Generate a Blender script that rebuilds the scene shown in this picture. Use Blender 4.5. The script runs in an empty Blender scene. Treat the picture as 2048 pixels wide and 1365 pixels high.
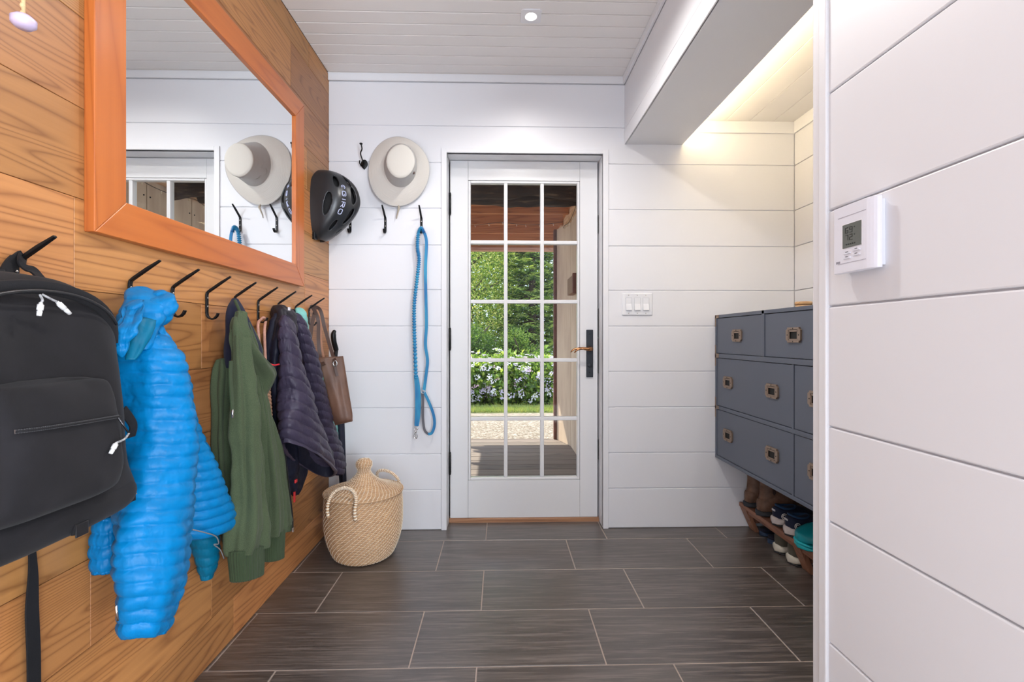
import bpy, bmesh, math, random
from mathutils import Vector, Matrix, noise
from mathutils.bvhtree import BVHTree
PI = math.pi
C = bpy.context.scene.collection
sc = bpy.context.scene

# ---------------------------------------------------------------- camera, world, light, exposure
F = 950.0; H = 1.015; TH = math.radians(1.4); HZ = 677.0
cam = bpy.data.cameras.new('camera'); camo = bpy.data.objects.new('camera', cam); C.objects.link(camo)
cam.lens = 36 * F / 2048; cam.sensor_width = 36; cam.shift_y = -5.5 / 2048; cam.clip_start = 0.02
camo.location = (0, 0, H); camo.rotation_euler = (PI / 2, 0, -TH)
sc.camera = camo
sc.view_settings.view_transform = 'Standard'; sc.view_settings.look = 'None'
sc.view_settings.gamma = 1; sc.view_settings.exposure = 0.10
sc.view_settings.use_curve_mapping = False

w = bpy.data.worlds.new('sky'); sc.world = w; w.use_nodes = True
bg = w.node_tree.nodes['Background']; bg.inputs[0].default_value = (0.70, 0.81, 1.0, 1); bg.inputs[1].default_value = 2.3

def lamp(name, kind, loc, energy, col=(1, 1, 1), **kw):
    l = bpy.data.lights.new(name, kind); l.energy = energy; l.color = col
    for k, v in kw.items(): setattr(l, k, v)
    o = bpy.data.objects.new(name, l); C.objects.link(o); o.location = loc
    return o
def aim(o, d): o.rotation_euler = Vector(d).to_track_quat('-Z', 'Y').to_euler()
s = lamp('sun', 'SUN', (0, 0, 8), 8.5, (1.0, 0.93, 0.80), angle=0.009); aim(s, (0.58, -0.55, -1))
# unseen area fills added at the rear-wall openings to brighten the entry
for nm, x, w_, e in (('living_side_fill', -1.45, 1.5, 26), ('hall_side_fill', 1.95, 1.1, 118)):
    a = lamp(nm, 'AREA', (x, -2.95, 1.35), e, (0.82, 0.91, 1.0), shape='RECTANGLE', size=w_, size_y=1.9); aim(a, (-x * 0.3, 1, 0.45))
# one visible recessed downlight; the other spots are unseen fill added for brightness
DL = [(1.27, 1.2, 12), (0.132, 2.05, 8), (0.132, 1.60, 37), (-1.6, -1.2, 20), (1.7, -1.2, 20)]
for x, y, e in DL:
    d = lamp('downlight_and_fill_spot', 'SPOT', (x, y, 2.16 if x == 1.27 else 2.385), e, (1.0, 0.965, 0.93), spot_size=2.75, spot_blend=0.6, shadow_soft_size=0.035)
    d.rotation_euler = (0, 0, 0)
# added upward area fills, out of view, that lift the ceiling and walls
for nm, x, y, sx, sy, e in (('upward_fill_left', -1.9, -1.3, 1.4, 1.8, 14), ('upward_fill_right', 2.0, -1.2, 1.4, 1.8, 150), ('upward_fill_middle', 0.0, -0.5, 1.5, 0.8, 17)):
    a = lamp(nm, 'AREA', (x, y, 0.10), e, (0.96, 0.97, 1.0), shape='RECTANGLE', size=sx, size_y=sy); aim(a, (-x * 0.28, 0.9 if x else 0.12, 1.0))
# warm cove strip hidden behind the beam over the alcove
a = lamp('cove_strip_light', 'AREA', (0.985, 1.62, 2.085), 5.5, (1.0, 0.80, 0.48), shape='RECTANGLE', size=1.75, size_y=0.02)
a.rotation_euler = Vector((-0.75, 0, -0.65)).to_track_quat('Z', 'Y').to_euler()
_d = Vector((0.75, 0, 0.65)).normalized(); a.matrix_world = Matrix.Translation((0.985, 1.62, 2.085)) @ Matrix((Vector((0, 1, 0)), _d.cross(Vector((0, 1, 0))) * -1, -_d)).transposed().to_4x4()

# ---------------------------------------------------------------- helpers
def ray(px, py):
    r = (px - 1024) / F; u = -(py - HZ) / F
    c, s_ = math.cos(TH), math.sin(TH)
    return Vector((r * c + s_, -r * s_ + c, u))
def U(px, py, X=None, Y=None, Z=None):
    d = ray(px, py)
    t = X / d.x if X is not None else (Y / d.y if Y is not None else (Z - H) / d.z)
    return Vector((0, 0, H)) + d * t
def PXY(p):
    c, s_ = math.cos(TH), math.sin(TH)
    zc = p[0] * s_ + p[1] * c; xc = p[0] * c - p[1] * s_
    return 1024 + F * xc / zc, HZ - F * (p[2] - H) / zc
def smooth(t): t = max(0, min(1, t)); return t * t * (3 - 2 * t)

class N:
    def __init__(s, name):
        s.m = bpy.data.materials.new(name); s.m.use_nodes = True
        s.t = s.m.node_tree; s.n = s.t.nodes; s.b = s.n['Principled BSDF']; s.co = None
    def set(s, **kw):
        for k, v in kw.items():
            k = k.replace('_', ' ')
            s.b.inputs[k].default_value = (*v, 1) if isinstance(v, tuple) and len(v) == 3 else v
        return s
    def new(s, t, **kw):
        n = s.n.new(t)
        for k, v in kw.items(): setattr(n, k, v)
        return n
    def link(s, a, b): s.t.links.new(a, b)
    def coords(s, scale=(1, 1, 1), kind='Object', rot=(0, 0, 0)):
        if s.co is None: s.co = s.new('ShaderNodeTexCoord')
        mp = s.new('ShaderNodeMapping'); mp.inputs['Scale'].default_value = scale; mp.inputs['Rotation'].default_value = rot
        s.link(s.co.outputs[kind], mp.inputs[0]); return mp.outputs[0]
    def noise(s, vec, scale=5, detail=4, rough=0.5, dist=0):
        n = s.new('ShaderNodeTexNoise'); n.inputs['Scale'].default_value = scale; n.inputs['Detail'].default_value = detail
        n.inputs['Roughness'].default_value = rough; n.inputs['Distortion'].default_value = dist
        if vec is not None: s.link(vec, n.inputs['Vector'])
        return n.outputs['Fac']
    def wave(s, vec, scale=5, dist=2, detail=2, dscale=1, direction='X', kind='BANDS'):
        n = s.new('ShaderNodeTexWave'); n.wave_type = kind
        if kind == 'BANDS': n.bands_direction = direction
        n.inputs['Scale'].default_value = scale; n.inputs['Distortion'].default_value = dist
        n.inputs['Detail'].default_value = detail; n.inputs['Detail Scale'].default_value = dscale
        s.link(vec, n.inputs['Vector']); return n.outputs['Fac']
    def ramp(s, fac, stops):
        r = s.new('ShaderNodeValToRGB'); e = r.color_ramp.elements
        while len(e) < len(stops): e.new(0.5)
        for el, (p, c) in zip(e, stops): el.position = p; el.color = (*c, 1) if len(c) == 3 else c
        s.link(fac, r.inputs[0]); return r.outputs[0]
    def mix(s, fac, a, b, mode='MIX'):
        m = s.new('ShaderNodeMix'); m.data_type = 'RGBA'; m.blend_type = mode
        for v, i in ((fac, 0), (a, 6), (b, 7)):
            if isinstance(v, (int, float)): m.inputs[i].default_value = v
            elif isinstance(v, tuple): m.inputs[i].default_value = (*v, 1)
            else: s.link(v, m.inputs[i])
        return m.outputs[2]
    def math(s, op, a, b=0.0):
        m = s.new('ShaderNodeMath', operation=op)
        for v, i in ((a, 0), (b, 1)):
            if isinstance(v, (int, float)): m.inputs[i].default_value = v
            else: s.link(v, m.inputs[i])
        return m.outputs[0]
    def attr(s, name):
        a_ = s.new('ShaderNodeAttribute'); a_.attribute_name = name; return a_
    def color(s, c): s.link(c, s.b.inputs['Base Color']); return s
    def rough(s, c): s.link(c, s.b.inputs['Roughness']); return s
    def bump(s, fac, strength=0.3, dist=0.002):
        b_ = s.new('ShaderNodeBump'); b_.inputs['Strength'].default_value = strength; b_.inputs['Distance'].default_value = dist
        s.link(fac, b_.inputs['Height']); s.link(b_.outputs[0], s.b.inputs['Normal']); return s

def simple(name, col, rough=0.5, metal=0.0, bump=0, bscale=200, vary=0.0, sheen=0, **kw):
    m = N(name); m.set(Base_Color=col, Roughness=rough, Metallic=metal)
    if sheen: m.set(Sheen_Weight=sheen)
    for k, v in kw.items(): m.b.inputs[k.replace('_', ' ')].default_value = v
    if bump or vary:
        n = m.noise(m.coords(), bscale, 3)
        if bump: m.bump(n, bump, 0.001)
        if vary:
            n2 = m.noise(m.coords(), bscale * 0.25, 4, 0.6)
            m.color(m.ramp(n2, [(0.3, tuple(c * (1 - vary) for c in col)), (0.7, tuple(min(1, c * (1 + vary)) for c in col))]))
    return m.m

def wood(name, dark, mid, light, axis='Y', rings=9, rough=0.42, attr=None, bump=0.15, fine=1.0):
    """board wood: cathedral rings plus fine grain running along the axis"""
    m = N(name)
    al = {'X': (0.13, 2.4, 2.4), 'Y': (2.4, 0.13, 2.4), 'Z': (2.4, 2.4, 0.13)}[axis]
    al2 = {'X': (1.2, 90, 90), 'Y': (90, 1.2, 90), 'Z': (90, 90, 1.2)}[axis]
    al3 = {'X': (0.7, 5, 5), 'Y': (5, 0.7, 5), 'Z': (5, 5, 0.7)}[axis]
    v = m.coords(al)
    if attr:
        at = m.attr(attr); sc_ = m.new('ShaderNodeVectorMath', operation='SCALE'); sc_.inputs[3].default_value = 7.3
        m.link(at.outputs['Vector'], sc_.inputs[0])
        def off(x):
            ad = m.new('ShaderNodeVectorMath', operation='ADD'); m.link(x, ad.inputs[0]); m.link(sc_.outputs[0], ad.inputs[1]); return ad.outputs[0]
    else:
        off = lambda x: x
    base = m.noise(off(v), 2.6, 2, 0.45, 0.1)
    tri = m.math('PINGPONG', m.math('MULTIPLY', base, rings * 15.0), 1.0)
    ringv = m.math('POWER', tri, 3.2)
    grain = m.noise(off(m.coords(al2)), 1.0 * fine, 3, 0.6)
    blot = m.noise(off(m.coords(al3)), 1.0, 3, 0.5)
    c = m.mix(m.math('MULTIPLY', ringv, 0.6), m.mix(blot, mid, light), dark)
    c = m.mix(m.math('MULTIPLY', grain, 0.42), c, dark)
    if attr:
        hs = m.new('ShaderNodeHueSaturation'); m.link(c, hs.inputs['Color'])
        sp = m.new('ShaderNodeSeparateColor'); m.link(at.outputs['Color'], sp.inputs[0])
        mr = m.new('ShaderNodeMapRange'); mr.inputs[3].default_value = 0.75; mr.inputs[4].default_value = 1.2
        m.link(sp.outputs[0], mr.inputs[0]); m.link(mr.outputs[0], hs.inputs['Value'])
        mr2 = m.new('ShaderNodeMapRange'); mr2.inputs[3].default_value = 0.492; mr2.inputs[4].default_value = 0.501
        m.link(sp.outputs[1], mr2.inputs[0]); m.link(mr2.outputs[0], hs.inputs['Hue'])
        c = hs.outputs[0]
    m.color(c); m.set(Roughness=rough)
    m.bump(m.math('ADD', grain, ringv), bump, 0.0006)
    return m.m

class MB:
    """collects shapes into one mesh"""
    def __init__(s): s.v = []; s.f = []; s.mi = []; s.sm = []; s.col = []
    def add(s, vs, fs, mi=0, smooth_=False, col=(0.5, 0.5, 0.5)):
        o = len(s.v); s.v += [tuple(v) for v in vs]
        for f in fs: s.f.append([o + i for i in f]); s.mi.append(mi); s.sm.append(smooth_); s.col.append(col)
        return s
    def box(s, x0, x1, y0, y1, z0, z1, mi=0, col=(0.5, 0.5, 0.5), m=None):
        vs = [Vector((x, y, z)) for x in (x0, x1) for y in (y0, y1) for z in (z0, z1)]
        if m is not None: vs = [m @ v for v in vs]
        return s.add(vs, [(0, 1, 3, 2), (4, 6, 7, 5), (0, 4, 5, 1), (2, 3, 7, 6), (0, 2, 6, 4), (1, 5, 7, 3)], mi, False, col)
    def prism(s, pts, a, b, axis='Z', mi=0, sm=False, m=None):
        def P(p, t):
            q = {'Z': (p[0], p[1], t), 'Y': (p[0], t, p[1]), 'X': (t, p[0], p[1])}[axis]
            q = Vector(q); return m @ q if m is not None else q
        n = len(pts); vs = [P(p, a) for p in pts] + [P(p, b) for p in pts]
        fs = [tuple(range(n))[::-1], tuple(range(n, 2 * n))] + [(i, (i + 1) % n, n + (i + 1) % n, n + i) for i in range(n)]
        return s.add(vs, fs, mi, sm)
    def rings(s, rs, closed=True, cap0=True, cap1=True, mi=0, sm=True):
        n = len(rs[0]); vs = [p for r in rs for p in r]; fs = []
        for i in range(len(rs) - 1):
            for j in range(n if closed else n - 1):
                k = (j + 1) % n; fs.append((i * n + j, i * n + k, (i + 1) * n + k, (i + 1) * n + j))
        if cap0: fs.append(tuple(range(n))[::-1])
        if cap1: fs.append(tuple((len(rs) - 1) * n + j for j in range(n)))
        return s.add(vs, fs, mi, sm)
    def tube(s, pts, r, n=10, mi=0, flat=None, up=None, sm=True, closed=False):
        """sweep a circle (or flat = (w, t) rectangle-ish section) along points"""
        pts = [Vector(p) for p in pts]; rs = []
        N_ = len(pts); prev = None
        for i, p in enumerate(pts):
            if closed: d = pts[(i + 1) % N_] - pts[i - 1]
            else: d = pts[min(i + 1, N_ - 1)] - pts[max(i - 1, 0)]
            d.normalize()
            if up is not None: a_ = Vector(up)
            elif prev is not None: a_ = prev
            else: a_ = Vector((0, 0, 1)) if abs(d.z) < 0.9 else Vector((1, 0, 0))
            x = d.cross(a_)
            if x.length < 1e-5: x = d.orthogonal()
            x.normalize(); y = x.cross(d).normalized(); prev = y
            rr = r[i] if isinstance(r, (list, tuple)) else r
            if flat:
                w_, t_ = flat if not callable(flat) else flat(i / (N_ - 1))
                sec = [(w_, t_), (-w_, t_), (-w_, -t_), (w_, -t_)]
                e = min(w_, t_) * 0.35
                sec = [(w_, t_ - e), (w_ - e, t_), (-w_ + e, t_), (-w_, t_ - e), (-w_, -t_ + e), (-w_ + e, -t_), (w_ - e, -t_), (w_, -t_ + e)]
                rs.append([p + x * a0 + y * b0 for a0, b0 in sec])
            else:
                rs.append([p + x * math.cos(q) * rr + y * math.sin(q) * rr for q in [2 * PI * k / n for k in range(n)]])
        if closed:
            rs.append(rs[0]); return s.rings(rs, True, False, False, mi, sm)
        return s.rings(rs, True, True, True, mi, sm)
    def lathe(s, prof, c=(0, 0, 0), n=32, mi=0, sm=True, m=None, sx=1, sy=1):
        rs = []
        for r, z in prof:
            ring = [Vector((c[0] + r * sx * math.cos(2 * PI * k / n), c[1] + r * sy * math.sin(2 * PI * k / n), c[2] + z)) for k in range(n)]
            if m is not None: ring = [m @ p for p in ring]
            rs.append(ring)
        return s.rings(rs, True, prof[0][0] > 1e-6, prof[-1][0] > 1e-6, mi, sm)
    def ball(s, c, r, n=12, mi=0, m=None):
        rx, ry, rz = r if isinstance(r, (tuple, list)) else (r, r, r)
        rs = []
        for i in range(1, n):
            t = PI * i / n
            ring = [Vector((rx * math.sin(t) * math.cos(2 * PI * k / (2 * n)), ry * math.sin(t) * math.sin(2 * PI * k / (2 * n)), -rz * math.cos(t))) for k in range(2 * n)]
            if m is not None: ring = [m @ p for p in ring]
            rs.append([p + Vector(c) for p in ring])
        return s.rings(rs, True, True, True, mi)
    def build(s, name, mats, parent=None, bevel=0, seg=2, subsurf=0, attr=False, loc=None, autosm=True):
        me = bpy.data.meshes.new(name)
        vs = s.v
        if loc is not None: L = Vector(loc); vs = [tuple(Vector(v) - L) for v in vs]
        me.from_pydata(vs, [], s.f); 
        bmm = bmesh.new(); bmm.from_mesh(me); bmesh.ops.recalc_face_normals(bmm, faces=bmm.faces); bmm.to_mesh(me); bmm.free()
        for m_ in (mats if isinstance(mats, (list, tuple)) else [mats]): me.materials.append(m_)
        me.polygons.foreach_set('material_index', s.mi); me.polygons.foreach_set('use_smooth', s.sm)
        if attr:
            at = me.color_attributes.new('pid', 'FLOAT_COLOR', 'CORNER')
            k = 0
            for p in me.polygons:
                c = s.col[p.index]
                for _ in range(p.loop_total): at.data[k].color = (*c, 1); k += 1
        me.update()
        o = bpy.data.objects.new(name, me); C.objects.link(o)
        if loc is not None: o.location = loc
        if parent is not None:
            o.parent = parent; o.matrix_parent_inverse = Matrix.Identity(4)
            o.location = Vector(loc) if loc is not None else Vector((0, 0, 0))
            # parents are unrotated empties or meshes; keep world placement
            pw = Vector((0, 0, 0)); q = parent
            while q is not None: pw += Vector(q.location); q = q.parent
            o.location = o.location - pw
        if bevel:
            b = o.modifiers.new('b', 'BEVEL'); b.width = bevel; b.segments = seg; b.limit_method = 'ANGLE'; b.angle_limit = 0.6
            if hasattr(b, 'harden_normals'): b.harden_normals = False
        if subsurf:
            b = o.modifiers.new('s', 'SUBSURF'); b.levels = subsurf; b.render_levels = subsurf
        return o

def tag(o, label=None, cat=None, group=None, kind=None):
    if label: o['label'] = label
    if cat: o['category'] = cat
    if group: o['group'] = group
    if kind: o['kind'] = kind
    return o
def empty(name, loc, label=None, cat=None, group=None):
    o = bpy.data.objects.new(name, None); o.empty_display_size = 0.05; C.objects.link(o); o.location = loc
    return tag(o, label, cat, group)
def S(o): o['kind'] = 'structure'; return o
def copy_tree(o, parent=None):
    c = o.copy(); C.objects.link(c); c.parent = parent
    for ch in list(o.children): copy_tree(ch, c)
    return c

# ---------------------------------------------------------------- materials of the shell
def paint(name, col, rough=0.4):
    m = N(name); m.set(Base_Color=col, Roughness=rough)
    n = m.noise(m.coords((1, 1, 1)), 60, 3); n2 = m.noise(m.coords((4, 4, 120)), 1, 2)
    m.bump(m.math('ADD', n, n2), 0.05, 0.0006); return m.m
M_wall = paint('white_painted_boards', (0.775, 0.78, 0.815))
M_ceil = paint('white_painted_ceiling', (0.84, 0.815, 0.80), 0.5)
M_trim = paint('white_painted_trim', (0.785, 0.79, 0.82), 0.35)
M_gap = simple('board_gap', (0.16, 0.15, 0.14), 0.9)
M_door = paint('white_painted_door', (0.78, 0.785, 0.80), 0.32)
M_cedar = wood('cedar_boards', (0.155, 0.050, 0.014), (0.42, 0.182, 0.055), (0.58, 0.29, 0.098), 'Y', 5.0, 0.4, attr='pid', bump=0.12)
M_frame = wood('orange_varnished_fir', (0.33, 0.075, 0.015), (0.50, 0.135, 0.028), (0.58, 0.18, 0.04), 'Y', 2, 0.28, bump=0.04)
M_frameV = wood('orange_varnished_fir_upright', (0.33, 0.075, 0.015), (0.50, 0.135, 0.028), (0.58, 0.18, 0.04), 'Z', 2, 0.28, bump=0.04)
M_black = simple('black_iron', (0.014, 0.014, 0.015), 0.38, 0.6, bump=0.1, bscale=300)
M_screw = simple('steel_screw', (0.5, 0.48, 0.45), 0.35, 1.0)

# floor tile material
m = N('dark_stone_tile')
v1 = m.coords((1.8, 30, 1)); v2 = m.coords((5, 130, 1)); at = m.attr('pid')
sc_ = m.new('ShaderNodeVectorMath', operation='SCALE'); sc_.inputs[3].default_value = 9.0; m.link(at.outputs['Vector'], sc_.inputs[0])
def offv(x):
    ad = m.new('ShaderNodeVectorMath', operation='ADD'); m.link(x, ad.inputs[0]); m.link(sc_.outputs[0], ad.inputs[1]); return ad.outputs[0]
n1 = m.noise(offv(v1), 1.0, 5, 0.65, 0.5); n2 = m.noise(offv(v2), 1.0, 4, 0.7); n3 = m.noise(m.coords(), 420, 2)
c = m.ramp(n1, [(0.25, (0.034, 0.026, 0.023)), (0.55, (0.072, 0.058, 0.050)), (0.8, (0.13, 0.108, 0.096))])
c = m.mix(m.ramp(n2, [(0.48, (0, 0, 0)), (0.66, (0.85, 0.85, 0.85))]), c, (0.19, 0.155, 0.14))
c = m.mix(m.ramp(n3, [(0.55, (0, 0, 0)), (0.75, (0.35, 0.35, 0.35))]), c, (0.14, 0.125, 0.12))
m.color(c); m.rough(m.ramp(n2, [(0.2, (0.27, 0.27, 0.27)), (0.8, (0.42, 0.42, 0.42))])); m.set(Specular_IOR_Level=0.6, IOR=1.9)
m.bump(m.math('ADD', n1, n2), 0.25, 0.0008)
M_tile = m.m
M_grout = simple('tile_grout', (0.40, 0.33, 0.29), 0.85, bump=0.2, bscale=900)

# ---------------------------------------------------------------- shell
D = 2.523; XL = -0.904; XW = 0.662; XA = 1.585; ZC = 2.41; YR = -3.0; YL = -0.3
GZ = [0.0, 0.212, 0.402, 0.646, 0.837, 1.079, 1.271, 1.508, 1.703, 1.946, 2.14, 2.372]
rnd = random.Random(4)

# floor
mb = MB()
mb.box(-3.2, 3.4, YR, D + 0.10, -0.03, -0.0012, 1)
rows = [(2.387, 0), (2.078, 1), (1.773, 0), (1.477, 1)]
yb = [D + 0.095, 2.387, 2.078, 1.773, 1.468, 1.160]
while yb[-1] > YR: yb.append(yb[-1] - 0.3055)
ph = [0.33 + 0.04, -0.285 + 0.01, -0.072, 0.329, -0.072]
for i in range(len(yb) - 1):
    y1, y0 = yb[i], yb[i + 1]
    o = {0: -0.073, 1: 0.33, 2: -0.072, 3: 0.33, 4: -0.073}.get(i, -0.072 if i % 2 == 0 else 0.33)
    k = -6
    while True:
        x0 = o + 0.6125 * k; x1 = x0 + 0.6125; k += 1
        lo_, hi_ = (XL - 0.01, XA + 0.01) if y1 > YL else (-3.2, 3.4)
        if x1 < lo_: continue
        if x0 > hi_: break
        g = 0.0022
        a0, a1 = max(x0 + g, lo_), min(x1 - g, hi_)
        b0, b1 = max(y0 + g, YR), y1 - g
        if a1 - a0 < 0.01: continue
        mb.box(a0, a1, b0, b1, -0.02, 0, 0, (rnd.random(), rnd.random(), rnd.random()))
S(mb.build('floor', [M_tile, M_grout], attr=True, bevel=0.0012, seg=1))

# left wall of cedar planks, butt joined
mb = MB(); mb.box(XL - 0.10, XL - 0.011, YL, D + 0.02, 0, ZC + 0.1, 1)
zs = [1.512 + 0.1965 * k for k in range(-8, 6)]
joints = {}
jr = random.Random(11)
fixed = {2: [2.20, 0.30], 3: [0.95], 0: [1.0], -3 + 8: []}
for i in range(len(zs) - 1):
    z0, z1 = max(zs[i], 0), min(zs[i + 1], ZC)
    if z1 <= z0 + 0.004: continue
    y = YL + jr.uniform(0.2, 1.2); cuts = [YL]
    while y < D: cuts.append(y); y += jr.uniform(0.75, 1.7)
    if abs(zs[i] - 1.119) < 0.01: cuts = [YL, 1.03, 2.22]
    if abs(zs[i] - 0.923) < 0.01: cuts = [YL, 0.4, 1.46]
    if abs(zs[i] - 1.905) < 0.01: cuts = [YL, 0.75]
    if abs(zs[i] - 1.7085) < 0.01: cuts = [YL, 0.2, 1.3, 2.24]
    cuts.append(D + 0.01)
    for a_, b_ in zip(cuts, cuts[1:]):
        mb.box(XL - 0.012, XL, a_ + 0.0004, b_ - 0.0004, z0 + 0.0006, z1 - 0.0006, 0, (jr.random(), jr.random(), jr.random()))
S(mb.build('wall_left', [M_cedar, M_gap], attr=True, bevel=0.0008, seg=1))

# back wall shiplap with the door opening
OX0, OX1, OZ = U(893.5, 677, Y=D).x, U(1206, 677, Y=D).x, U(1050, 307, Y=D).z       # clear opening at the wall face
CX0, CX1, CZ = U(883, 677, Y=D).x, U(1216.5, 677, Y=D).x, U(1050, 299, Y=D).z       # outer casing edge
mb = MB()
def shiplap(mb, axis_pos, lo, hi, axis, sign, zlo=0.0, zhi=2.37, gz=GZ):
    for z0, z1 in zip(gz, gz[1:]):
        a_, b_ = max(z0, zlo), min(z1, zhi)
        if b_ - a_ < 0.005: continue
        a_ += 0.0016 if a_ == z0 else 0; b_ -= 0.0016 if b_ == z1 else 0
        if axis == 'Y': mb.box(lo, hi, axis_pos, axis_pos + 0.016 * sign, a_, b_)
        else: mb.box(axis_pos, axis_pos + 0.016 * sign, lo, hi, a_, b_)
shiplap(mb, D, XL, CX0 + 0.002, 'Y', 1, gz=GZ[:10])
shiplap(mb, D, CX1 - 0.002, XA, 'Y', 1, gz=GZ[:10])
shiplap(mb, D, XL, XA, 'Y', 1, gz=GZ[10:])
za, zb_ = GZ[9] + 0.0016, GZ[10] - 0.0016
mb.prism([(XL, za), (CX0 + 0.002, za), (CX0 + 0.002, CZ - 0.002), (CX1 - 0.002, CZ - 0.002), (CX1 - 0.002, za), (XA, za), (XA, zb_), (XL, zb_)], D, D + 0.016, 'Y')
for x0, x1, z0, z1 in ((XL, OX0 - 0.018, 0, ZC + 0.1), (OX1 + 0.018, XA + 0.1, 0, ZC + 0.1), (OX0 - 0.018, OX1 + 0.018, OZ + 0.018, ZC + 0.1)):
    mb.box(x0, x1, D + 0.005, D + 0.13, z0, z1, 1)
S(mb.build('wall_back', [M_wall, M_wall], bevel=0.0028, seg=2))

# ceiling boards across the room
mb = MB(); mb.box(-3.2, 3.4, YR, D, ZC + 0.006, ZC + 0.1, 1)
y = 2.508
edges = [D]
while y > YR: edges.append(y); y -= 0.0782
for y1, y0 in zip(edges, edges[1:]):
    if y1 > 0.2: mb.box(XL, XW, y0 + 0.0020, y1 - 0.0020, ZC, ZC + 0.012)
    else: mb.box(-3.2, 3.4, y0 + 0.001, y1 - 0.001, ZC, ZC + 0.012)
S(mb.build('ceiling', [M_ceil, M_gap], bevel=0.002, seg=1))

# beam dropped from the ceiling, in line with the near wall
BX1 = 0.975; BZ = 2.052; YE = 1.005
mb = MB()
mb.box(XW + 0.004, BX1, YE, D, BZ, ZC + 0.05)
mb.box(XW, XW + 0.01, YE, D, BZ, 2.1265); mb.box(XW + 0.0015, XW + 0.01, YE, D, 2.1295, 2.366)
S(tag(mb.build('trim_1', [M_wall], bevel=0.0015, seg=1), 'white boxed ceiling beam between entry and alcove'))
mb = MB()
mb.box(XL, XW, D - 0.012, D, 2.371, ZC)
mb.box(XW - 0.012, XW + 0.002, 0.2, D - 0.012, 2.371, ZC)
S(mb.build('trim_2', [M_trim], bevel=0.002, seg=1))

# alcove ceiling, right wall, crown
AZ = 2.180
mb = MB(); mb.box(BX1 - 0.002, XA + 0.1, 0.3, D, AZ + 0.008, AZ + 0.1, 1)
xs = [BX1, 1.075, 1.205, 1.335, 1.465, XA]
for x0, x1 in zip(xs, xs[1:]): mb.box(x0 + 0.001, x1 - 0.001, 0.3, D, AZ, AZ + 0.012)
S(mb.build('ceiling_alcove', [M_ceil, M_gap], bevel=0.0015, seg=1))
mb = MB(); mb.box(XA + 0.008, XA + 0.12, 0.3, D + 0.1, 0, ZC, 1)
shiplap(mb, XA, 0.3, D, 'X', 1)
S(mb.build('wall_right', [M_wall, M_wall], bevel=0.0028, seg=2))
mb = MB(); mb.box(BX1, XA, D - 0.010, D, 2.116, AZ); mb.box(XA - 0.010, XA, 0.3, D - 0.01, 2.116, AZ)
S(mb.build('trim_3', [M_trim], bevel=0.002, seg=1))
mb = MB(); mb.box(XW + 0.02, 3.4, 0.2, 0.3, 0, ZC)
S(mb.build('wall_alcove_end', [M_wall], bevel=0.001))

# near wall on the right with the thermostat
mb = MB()
mb.box(XW + 0.008, XW + 0.11, 0.2, YE - 0.001, 0, ZC + 0.05, 1)
YT = U(1657, 677, X=XW).y; YT2 = U(1636.5, 677, X=XW - 0.006).y
shiplap(mb, XW, 0.2, YT + 0.001, 'X', 1)
S(mb.build('wall_near', [M_wall, M_wall], bevel=0.0028, seg=2))
mb = MB(); mb.box(XW - 0.006, XW + 0.116, YT, YT2, 0, BZ + 0.3)
S(mb.build('trim_4', [M_trim], bevel=0.0025, seg=2))

# open room behind the camera: white walls, two window openings
mb = MB()
for x0, x1, z0, z1 in ((-3.2, -2.25, 0, ZC), (-2.25, -0.65, 0, 0.35), (-2.25, -0.65, 2.32, ZC), (-0.65, 1.35, 0, ZC), (1.35, 2.55, 0, 0.35), (1.35, 2.55, 2.32, ZC), (2.55, 3.4, 0, ZC)):
    mb.box(x0, x1, YR - 0.1, YR, z0, z1)
S(mb.build('wall_rear', [M_wall], bevel=0.002))
S(MB().box(-3.3, -3.2, YR, YL, 0, ZC).build('wall_living_side', [M_wall]))
S(MB().box(3.4, 3.5, YR, 0.3, 0, ZC).build('wall_hall_side', [M_wall]))
S(MB().box(-3.3, XL - 0.1, YL, YL + 0.1, 0, ZC).build('wall_living_return', [M_wall]))

# ---------------------------------------------------------------- entry door
DY = 2.628                                  # front face of the leaf
def dpt(px, py): return U(px, py, Y=DY)
DX0, DX1 = dpt(900.5, 677).x, dpt(1195, 677).x; DZ0, DZ1 = dpt(1050, 1035.5).z, dpt(1050, 323).z
GX0, GX1, GZ0, GZ1 = dpt(941, 677).x, dpt(1155, 677).x, 0.243, 1.875
# casing and jambs belong to the shell
mb = MB()
mb.box(CX0, OX0, D - 0.006, D + 0.02, 0, CZ); mb.box(OX1, CX1, D - 0.006, D + 0.02, 0, CZ); mb.box(OX0, OX1, D - 0.006, D + 0.02, OZ, CZ)
mb.box(OX0 - 0.02, OX0, D + 0.004, DY + 0.10, 0, OZ); mb.box(OX1, OX1 + 0.02, D + 0.004, DY + 0.10, 0, OZ); mb.box(OX0, OX1, D + 0.004, DY + 0.10, OZ, OZ + 0.02)
mb.box(OX0, OX0 + 0.018, DY + 0.046, DY + 0.10, 0.02, OZ); mb.box(OX1 - 0.012, OX1, DY + 0.046, DY + 0.10, 0.02, OZ)
S(mb.build('trim_5', [M_trim], bevel=0.0012, seg=2))
M_sill = wood('oak_threshold', (0.20, 0.09, 0.04), (0.42, 0.21, 0.11), (0.5, 0.27, 0.15), 'X', 3, 0.45)
S(MB().box(OX0 + 0.001, OX1 - 0.001, DY - 0.008, DY + 0.12, -0.01, 0.021).build('trim_6', [M_sill], bevel=0.003))

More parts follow.
